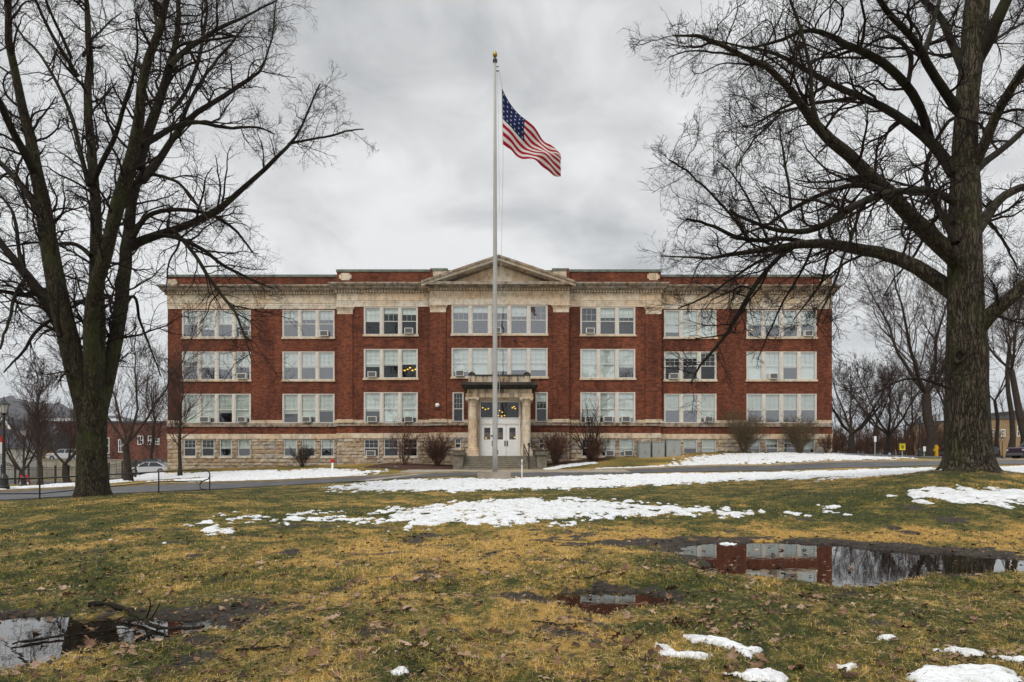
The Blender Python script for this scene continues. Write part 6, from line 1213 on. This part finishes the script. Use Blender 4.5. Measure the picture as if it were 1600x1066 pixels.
house('low_house', 'low house with dark slate roof edged with snow, right of the gabled house', wx(30, 104), wx(60, 104), 104, 114, -2, wz(702, 104), tan, [W4(36, 40, 706, 716, 104), W4(46, 50, 706, 716, 104)], roof='gable', rh=3.6, gable='y', cat='house')
house('white_shed', 'small white sided building at the far left edge behind the banner lamp', wx(-60, 86), wx(-12, 86), 86, 94, -2, wz(700, 86), MT['acw'], [W4(-24, -18, 706, 716, 86)], roof='gable', rh=2.6, cat='shed')
tb, rf_, o = house('tan_brick_hall', 'two storey tan brick building behind the parked grey car at right', wx(1535, 104), wx(1760, 104), 104, 122, .5, wz(655, 104), tan, [W4(a, a+4.5, 672, 681, 104) for a in (1543, 1552, 1565)]+[W4(1590, 1596, 667, 681, 104), W4(1610, 1616, 667, 681, 104)]+[W4(1545, 1549, 697, 710, 104), W4(1553, 1556, 699, 712, 104)], cat='building')
house('grey_roof_block', 'flat dark roofed block seen over the tan building at the right edge', wx(1592, 130), wx(1760, 130), 130, 145, .5, wz(644, 130), MT['grille'], cat='building')
# ------------------------------------------------------------------ cars
def car(label, x, y, z, rz, L_=4.6, W=1.85, H=1.7, body=(.05, .03, .05), kind='suv', name='parked_car', cat='car'):
    t_ = empty(name, (x, y, z), label, cat, 'parked cars', rz); pm = bpy.data.materials.new('car paint'); pm.use_nodes = True; b = pm.node_tree.nodes['Principled BSDF']; b.inputs['Base Color'].default_value = (*body, 1); b.inputs['Roughness'].default_value = .3; b.inputs['Coat Weight'].default_value = .5
    h = L_/2; w2 = W/2; hh = H
    if kind == 'suv': lower = [(-h, .45), (-h+.03, .95), (-h+.15, 1.02), (-.25*L_, 1.08), (.46*L_, 1.05), (h, .9), (h, .4), (h-.1, .3), (-h+.1, .3)]; cab = [(-.25*L_, 1.07), (-.12*L_, hh-.06), (-.05*L_, hh), (.38*L_, hh), (.47*L_, 1.04)]
    elif kind == 'pickup': lower = [(-h, .5), (-h+.03, 1.0), (-h+.1, 1.1), (-.26*L_, 1.2), (.12*L_, 1.2), (.12*L_, 1.22), (h, 1.22), (h, .5), (h-.1, .4), (-h+.1, .4)]; cab = [(-.24*L_, 1.19), (-.15*L_, hh-.05), (-.08*L_, hh), (.10*L_, hh), (.14*L_, 1.2)]
    else: lower = [(-h, .4), (-h+.02, .68), (-.28*L_, .86), (.38*L_, .9), (h, .82), (h, .35), (h-.1, .25), (-h+.1, .25)]; cab = [(-.26*L_, .86), (-.1*L_, hh-.04), (0, hh), (.2*L_, hh-.02), (.40*L_, .9)]
    def prof(pl, w0, w1, ztop): 
        mb = MB(); n = len(pl); zm_ = max(p[1] for p in pl); v = []
        for s_ in (-1, 1):
            for px_, pz_ in pl: k_ = (pz_-.8)/(hh-.8) if ztop else 0; v.append((px_, s_*(w0-(w0-w1)*max(0, min(1, k_))), pz_))
        return mb.add(v, [tuple(range(n)), tuple(range(2*n-1, n-1, -1))]+[(i, i+n, (i+1) % n+n, (i+1) % n) for i in range(n)])
    bo = prof(lower, w2, w2, False).build('body', pm, t_)
    gm_ = MT['darkpane']; prof(cab, w2-.06, w2-.28, True).build('cabin_glass', gm_, t_)
    top = MB(); xs = [c[0] for c in cab[1:-1]]; x0_, x1_ = cab[1][0]-.03, cab[-2][0]+.05; top.box(x0_+.1, x1_, -(w2-.27), w2-.27, hh-.05, hh+.02)
    for s_ in (-1, 1):
        for (xa, za), (xb, zb2) in (((cab[0][0], cab[0][1]), (cab[1][0], cab[1][1])), ((cab[-1][0], cab[-1][1]), (cab[-2][0], cab[-2][1])), ((cab[0][0]+.38*(cab[-1][0]-cab[0][0])+.1, .95), (cab[0][0]+.4*(cab[-1][0]-cab[0][0])+.1, hh))):
            ka = (za-.8)/(hh-.8); kb = (zb2-.8)/(hh-.8); top.tube([(xa, s_*(w2-.05-.22*ka), za), (xb, s_*(w2-.05-.22*kb), zb2)], .05, 5)
    top.build('roof', pm, t_); ty = mat('tyre rubber', (.015, .015, .015), .9) if 'tyre rubber' not in bpy.data.materials else bpy.data.materials['tyre rubber']; ri = mat('wheel rim', (.45, .45, .46), .3, metal=.8) if 'wheel rim' not in bpy.data.materials else bpy.data.materials['wheel rim']
    for sx_ in (-.31, .31):
        for s_ in (-1, 1):
            def disc(r, y0, y1, m_, nm, par_):
                mb = MB(); n = 20; v = [(sx_*L_+r*math.cos(k*math.pi/10), yy, .34+r*math.sin(k*math.pi/10)) for yy in (y0, y1) for k in range(n)]; mb.add(v, [tuple(range(n)), tuple(range(2*n-1, n-1, -1))]+[(i, i+n, (i+1) % n+n, (i+1) % n) for i in range(n)]); return mb.build(nm, m_, par_)
            wh_ = disc(.35, s_*(w2-.22), s_*(w2+.015), ty, 'wheel', t_); disc(.21, s_*(w2+.016), s_*(w2+.03), ri, 'rim', wh_)
    for s_ in (-1, 1):
        hl_ = MB(); hl_.box(-h-.015, -h+.25, s_*(w2-.02)-.18*(s_ > 0), s_*(w2-.02)+.18*(s_ < 0)+.0, .72 if kind != 'sedan' else .55, .88 if kind != 'sedan' else .68); hl_.build('headlight', MT['lampglass'], t_)
        tl = MB(); tl.box(h-.15, h+.015, s_*(w2-.02)-.15*(s_ > 0), s_*(w2-.02)+.15*(s_ < 0), .75, 1.0); tl.build('tail_light', mat('red lens', (.3, .01, .01), .3), t_)
        mr = MB(); mr.box(-.2*L_, -.2*L_+.18, s_*w2, s_*(w2+.17), 1.02, 1.17) if s_ > 0 else mr.box(-.2*L_, -.2*L_+.18, s_*(w2+.17), s_*w2, 1.02, 1.17); mr.build('mirror', pm, t_)
    for xa, xb in ((-h-.03, -h+.12), (h-.12, h+.03)): bp_ = MB(); bp_.box(xa, xb, -w2+.08, w2-.08, .32, .55); bp_.build('bumper', MT['grille'], t_)
D = 60; x = wx(1583, D)+2.25; car('dark grey suv parked at the right edge, front facing left', x, D, gz1(x, D)+.04, .12)
D = 68; x = wx(1549, D)-2.2; car('dark green car half hidden behind the big right oak trunk', x, D, gz1(x, D)+.04, math.pi, H=1.6, body=(.02, .03, .03))
zc_ = wz(719.5, 92)-.05
car('white van parked on the deck above the retaining wall', wx(104, 95), 95, zc_, 0, H=1.6, body=(.55, .56, .58))
car('light grey car parked above the retaining wall, right of the white van', wx(140, 96), 96, zc_, math.pi, kind='sedan', H=1.4, body=(.40, .42, .45))
D = 82; car('black pickup truck parked behind the snowy verge left of the school', wx(242, D), D, gz1(wx(242, D), D)+.05, .1, L_=5.3, H=2.1, kind='pickup', body=(.02, .022, .026), name='pickup_truck', cat='pickup')
D = 74; car('white car with its low front end in front of the black pickup at left', wx(238, D), D, gz1(wx(238, D), D)+.05, -.05, kind='sedan', H=1.38, body=(.62, .63, .64))
# ------------------------------------------------------------------ signs and small posts
def signpost(px, pb, D, w_, h_, htop, label, col, border=None, marks=None, name='road_sign', cat='sign', pw=.03):
    x = wx(px, D); z = gz1(x, D); t_ = empty(name, (x, D, z), label, cat); mb = MB(); mb.box(-pw, pw, .02, .02+2*pw, -.2, htop); mb.build('post', MT['pole'] if name != 'yellow_post' else col, t_)
    mb = MB(); mb.box(-w_/2, w_/2, -.02, .02, htop-h_, htop+.02); pn = mb.build('panel', col, t_)
    if marks:
        mb = MB()
        for a, b_, c, d_ in marks: mb.box(a*w_, b_*w_, -.026, -.0205, htop-h_+c*h_, htop-h_+d_*h_)
        mb.build('marking', MT['black'], pn)
yel = mat('yellow sign paint', (.75, .60, .01), .5); redp = mat('red paint', (.45, .02, .02), .5)
signpost(1410, 717, 60, .58, .62, 1.22, 'square yellow road sign with a black figure, left of the lamp post', yel, marks=[(-.5, .5, .9, 1.0), (-.5, .5, 0, .06), (-.5, -.43, .06, .9), (.43, .5, .06, .9), (-.3, .3, .62, .72), (-.06, .06, .2, .6), (-.22, -.12, .3, .6), (.12, .22, .3, .6)])
signpost(1367.5, 716, 63, .22, .5, 1.75, 'narrow white sign on a thin post, left of the yellow sign', MT['white'])
signpost(1444.5, 716, 66, .25, .45, .95, 'small white notice box just right of the lamp post', MT['white'])
signpost(1390, 714, 66, .2, .2, .25, 'tiny pale blue marker low in the grass left of the yellow sign', mat('pale blue plastic', (.3, .4, .6), .5), name='ground_marker', cat='marker')
yp = empty('yellow_barrier_post', (wx(1463, 68), 68, gz1(wx(1463, 68), 68)), 'thick yellow post with a side arm left of the big right oak', 'post')
mb = MB(); mb.box(-.11, .11, -.12, .12, -.2, 1.05); mb.box(-.26, -.111, -.08, .08, .55, .8); mb.box(.111, .24, -.08, .08, .8, .95); mb.prism([(-.11, 1.05), (.11, 1.05), (.08, 1.18), (-.08, 1.18)], -.12, .12); mb.build('post', mat('orange yellow paint', (.62, .36, .01), .6), yp)
bs = empty('road_barrier', (wx(38, 53), 53, gz1(wx(38, 53), 53)), 'red and white striped barrier board on the verge between the first two lamps', 'barrier')
mb = MB(); mb.box(-.32, .32, -.03, .03, .42, .82, 0); mb.box(-.32, .32, -.03, .03, .10, .26, 1); mb.box(-.33, .33, -.025, .025, .27, .41, 0); mb.build('board', [redp, MT['white']], bs); mb = MB()
for s_ in (-1, 1): mb.tube([(s_*.28, -.25, -.1), (s_*.28, .03, .85)], .02, 5); mb.tube([(s_*.28, .3, -.1), (s_*.28, .03, .85)], .02, 5)
mb.build('legs', MT['grille'], bs)
mk = empty('marker_stake', (wx(519.5, 52.5), 52.5, gz1(wx(519.5, 52.5), 52.5)), 'short white stake with a red top at the road edge below the left wing', 'stake'); mb = MB(); mb.box(-.07, .07, -.05, .05, -.2, .75); mb.build('stake', MT['white'], mk); mb = MB(); mb.box(-.13, .13, -.05, .05, .76, .98); mb.box(-.05, .05, -.055, .055, .98, 1.08); mb.build('cap', redp, mk)
mk = empty('white_bollard', (wx(815.5, 43.5), 43.5, gz1(wx(815.5, 43.5), 43.5)), 'thin white post standing in front of the steps right of the flagpole', 'post'); mb = MB(); mb.lathe([(.045, -.2), (.045, 1.12), (.03, 1.15), (0, 1.16)], 0, 0, 10); mb.build('post', MT['white'], mk); mb = MB(); mb.box(-.05, .05, -.05, -.046, .8, 1.0); mb.build('reflector', MT['pole'], mk)
# utility cabinets
for p0, p1, top, bot, lab in ((998.5, 1016.5, 690.5, 712, 'leftmost of three grey steel utility cabinets against the stone basement'), (1019.5, 1038.5, 689.5, 711, 'middle one of three grey steel utility cabinets against the stone basement'), (1041.5, 1064, 687, 710, 'rightmost and largest of three grey steel utility cabinets against the stone basement')):
    D = 60.2; x0, x1 = wx(p0, D), wx(p1, D); z0 = gz1((x0+x1)/2, D)-.3; t_ = empty('utility_cabinet', ((x0+x1)/2, D, z0), lab, 'cabinet', 'grey utility cabinets'); hw_ = (x1-x0)/2; zt_ = wz(top, D)-z0
    cg = mat('grey cabinet paint', (.33, .35, .34), .5, noise=.15) if 'grey cabinet paint' not in bpy.data.materials else bpy.data.materials['grey cabinet paint']
    mb = MB(); mb.box(-hw_, hw_, 0, 1.0, 0, zt_-.06); mb.box(-hw_-.04, hw_+.04, -.05, 1.05, zt_-.06, zt_); mb.build('casing', cg, t_); mb = MB(); mb.box(-hw_+.06, -.01, -.02, -.002, .3, zt_-.14); mb.box(.01, hw_-.06, -.02, -.002, .3, zt_-.14); mb.build('door', cg, t_); mb = MB(); mb.box(.03, .06, -.05, -.021, .7, .85); mb.build('handle', MT['black'], t_)
# ------------------------------------------------------------------ fallen branches
def stick(pts, r0, label, seed, side=4):
    g = np.random.default_rng(seed); W_ = []; 
    for px, py in pts: x, y = zplane(px, py); W_.append([x, y, max(gz1(x, y), .0)+r0*.9+.01])
    W_ = np.array(W_); o = W_.mean(0); Q, rq = resample(W_, np.linspace(r0, r0*.45, len(W_)), 22); Q = Q+g.normal(size=Q.shape)*r0*.35; t_ = empty('fallen_branch', tuple(o), label, 'branch', 'branches lying on the lawn')
    V, Fq = tube_arrays(Q[None], rq[None]*(1+.2*g.normal(size=22))[None], 8); mesh_np('stem', V-o, Fq.ravel(), np.full(len(Fq), 4), MT['limb'], t_, None, True)
    if side:
        q, r_ = spawn(Q[None], rq[None], side, side, .4, 40, .1, .55, 6, .2, .95, .15, g, .003, .2, .1, .7); q[:, :, 2] = np.maximum(q[:, :, 2], .015); [tubes_obj('side_twig', [(q[i:i+1], r_[i:i+1], 5)], MT['limb'], t_, o, False) for i in range(len(q))]
stick([(138, 959), (165, 958), (205, 966), (232, 980), (262, 991), (320, 996)], .028, 'thick dark branch lying across the right end of the left puddle', 1, 4)
stick([(20, 1010), (80, 1000), (150, 992), (215, 984)], .012, 'thin straight stick floating across the left puddle', 2, 2)
stick([(125, 1034), (160, 1024), (178, 1010)], .012, 'short curved twig on the near bank of the left puddle', 3, 0)
stick([(215, 1012), (228, 1000), (238, 994)], .02, 'stubby dark twig at the near edge of the left puddle', 4, 0)
stick([(370, 1032), (410, 1026), (440, 1023), (455, 1031)], .012, 'forked twig in the grass right of the left puddle', 5, 1)
stick([(640, 1022), (680, 1040), (705, 1062)], .010, 'thin twig slanting through the leafy grass at the bottom centre', 6, 1)
stick([(880, 912), (905, 916), (930, 914), (960, 904)], .012, 'crooked twig just beyond the small middle puddle', 7, 4)
stick([(1245, 940), (1268, 946), (1292, 951)], .012, 'dark twig in the grass below the large right puddle', 8, 1)
stick([(830, 982), (870, 986), (910, 985)], .008, 'very thin straight twig below the small middle puddle', 9, 0)
# ------------------------------------------------------------------ hills
hm = bpy.data.materials.new('wooded hill'); hm.use_nodes = True; t = hm.node_tree; b = t.nodes['Principled BSDF']; b.inputs['Roughness'].default_value = 1; b.inputs['Specular IOR Level'].default_value = 0
g_ = t.nodes.new('ShaderNodeNewGeometry'); n = t.nodes.new('ShaderNodeTexNoise'); n.inputs['Scale'].default_value = .035; n.inputs['Detail'].default_value = 12; n.inputs['Roughness'].default_value = .8; L(t, g_.outputs['Position'], n.inputs[0])
r = t.nodes.new('ShaderNodeValToRGB'); L(t, n.outputs[0], r.inputs[0]); r.color_ramp.elements[0].position = .38; r.color_ramp.elements[0].color = (.022, .022, .024, 1); r.color_ramp.elements[1].position = .62; r.color_ramp.elements[1].color = (.10, .082, .080, 1); L(t, r.outputs[0], b.inputs['Base Color'])
def hill(D, pts, depth, seed):
    X = np.linspace(pts[0][0], pts[-1][0], 260); top = np.interp(X, [p[0] for p in pts], [p[1] for p in pts]); xw = (X-800)*D/F; zt = EYE+(HY-top)*D/F; nd = 30; V = []
    for j in range(nd+1): t_ = j/nd; y = D-depth+depth*2*t_; prof = np.sin(np.pi*min(1, t_*1.0))**.8; V.append(np.stack([xw*(y/D), np.full(260, y), -8+(zt+8)*prof+(fbm(X*.05+seed, np.full(260, t_*6.), 1.3, 4)-.5)*26*prof+(fbm(X*.5, np.full(260, t_*40.), 2.0, 3)-.5)*10*prof], 1))
    V = np.concatenate(V); ix = np.arange(len(V)).reshape(nd+1, 260); qf = np.stack([ix[:-1, :-1], ix[:-1, 1:], ix[1:, 1:], ix[1:, :-1]], -1).reshape(-1, 4)
    tag(mesh_np('hills', V, qf.ravel(), np.full(len(qf), 4), hm, None, None, False), kind='structure')
hill(1900, [(-900, 640), (-500, 612), (-200, 606), (-60, 616), (0, 620), (60, 630), (110, 640), (160, 648), (240, 662), (330, 684), (480, 712), (600, 722)], 500, 3)
hill(2600, [(-300, 690), (150, 662), (300, 660), (600, 690), (900, 705), (1250, 700), (1400, 688), (1700, 672), (2300, 665)], 500, 8)
# ------------------------------------------------------------------ haze
hz = MB((0, 0, 0)); hz.box(-7000, 7000, -500, 7600, -30, 420)
hzm = bpy.data.materials.new('haze air'); hzm.use_nodes = True; t = hzm.node_tree; t.nodes.clear(); o = t.nodes.new('ShaderNodeOutputMaterial'); vp = t.nodes.new('ShaderNodeVolumePrincipled'); vp.inputs['Color'].default_value = (.80, .87, .95, 1); vp.inputs['Density'].default_value = .00016; vp.inputs['Anisotropy'].default_value = .2
L(t, vp.outputs[0], o.inputs['Volume'])
tag(hz.build('haze', hzm), kind='stuff')
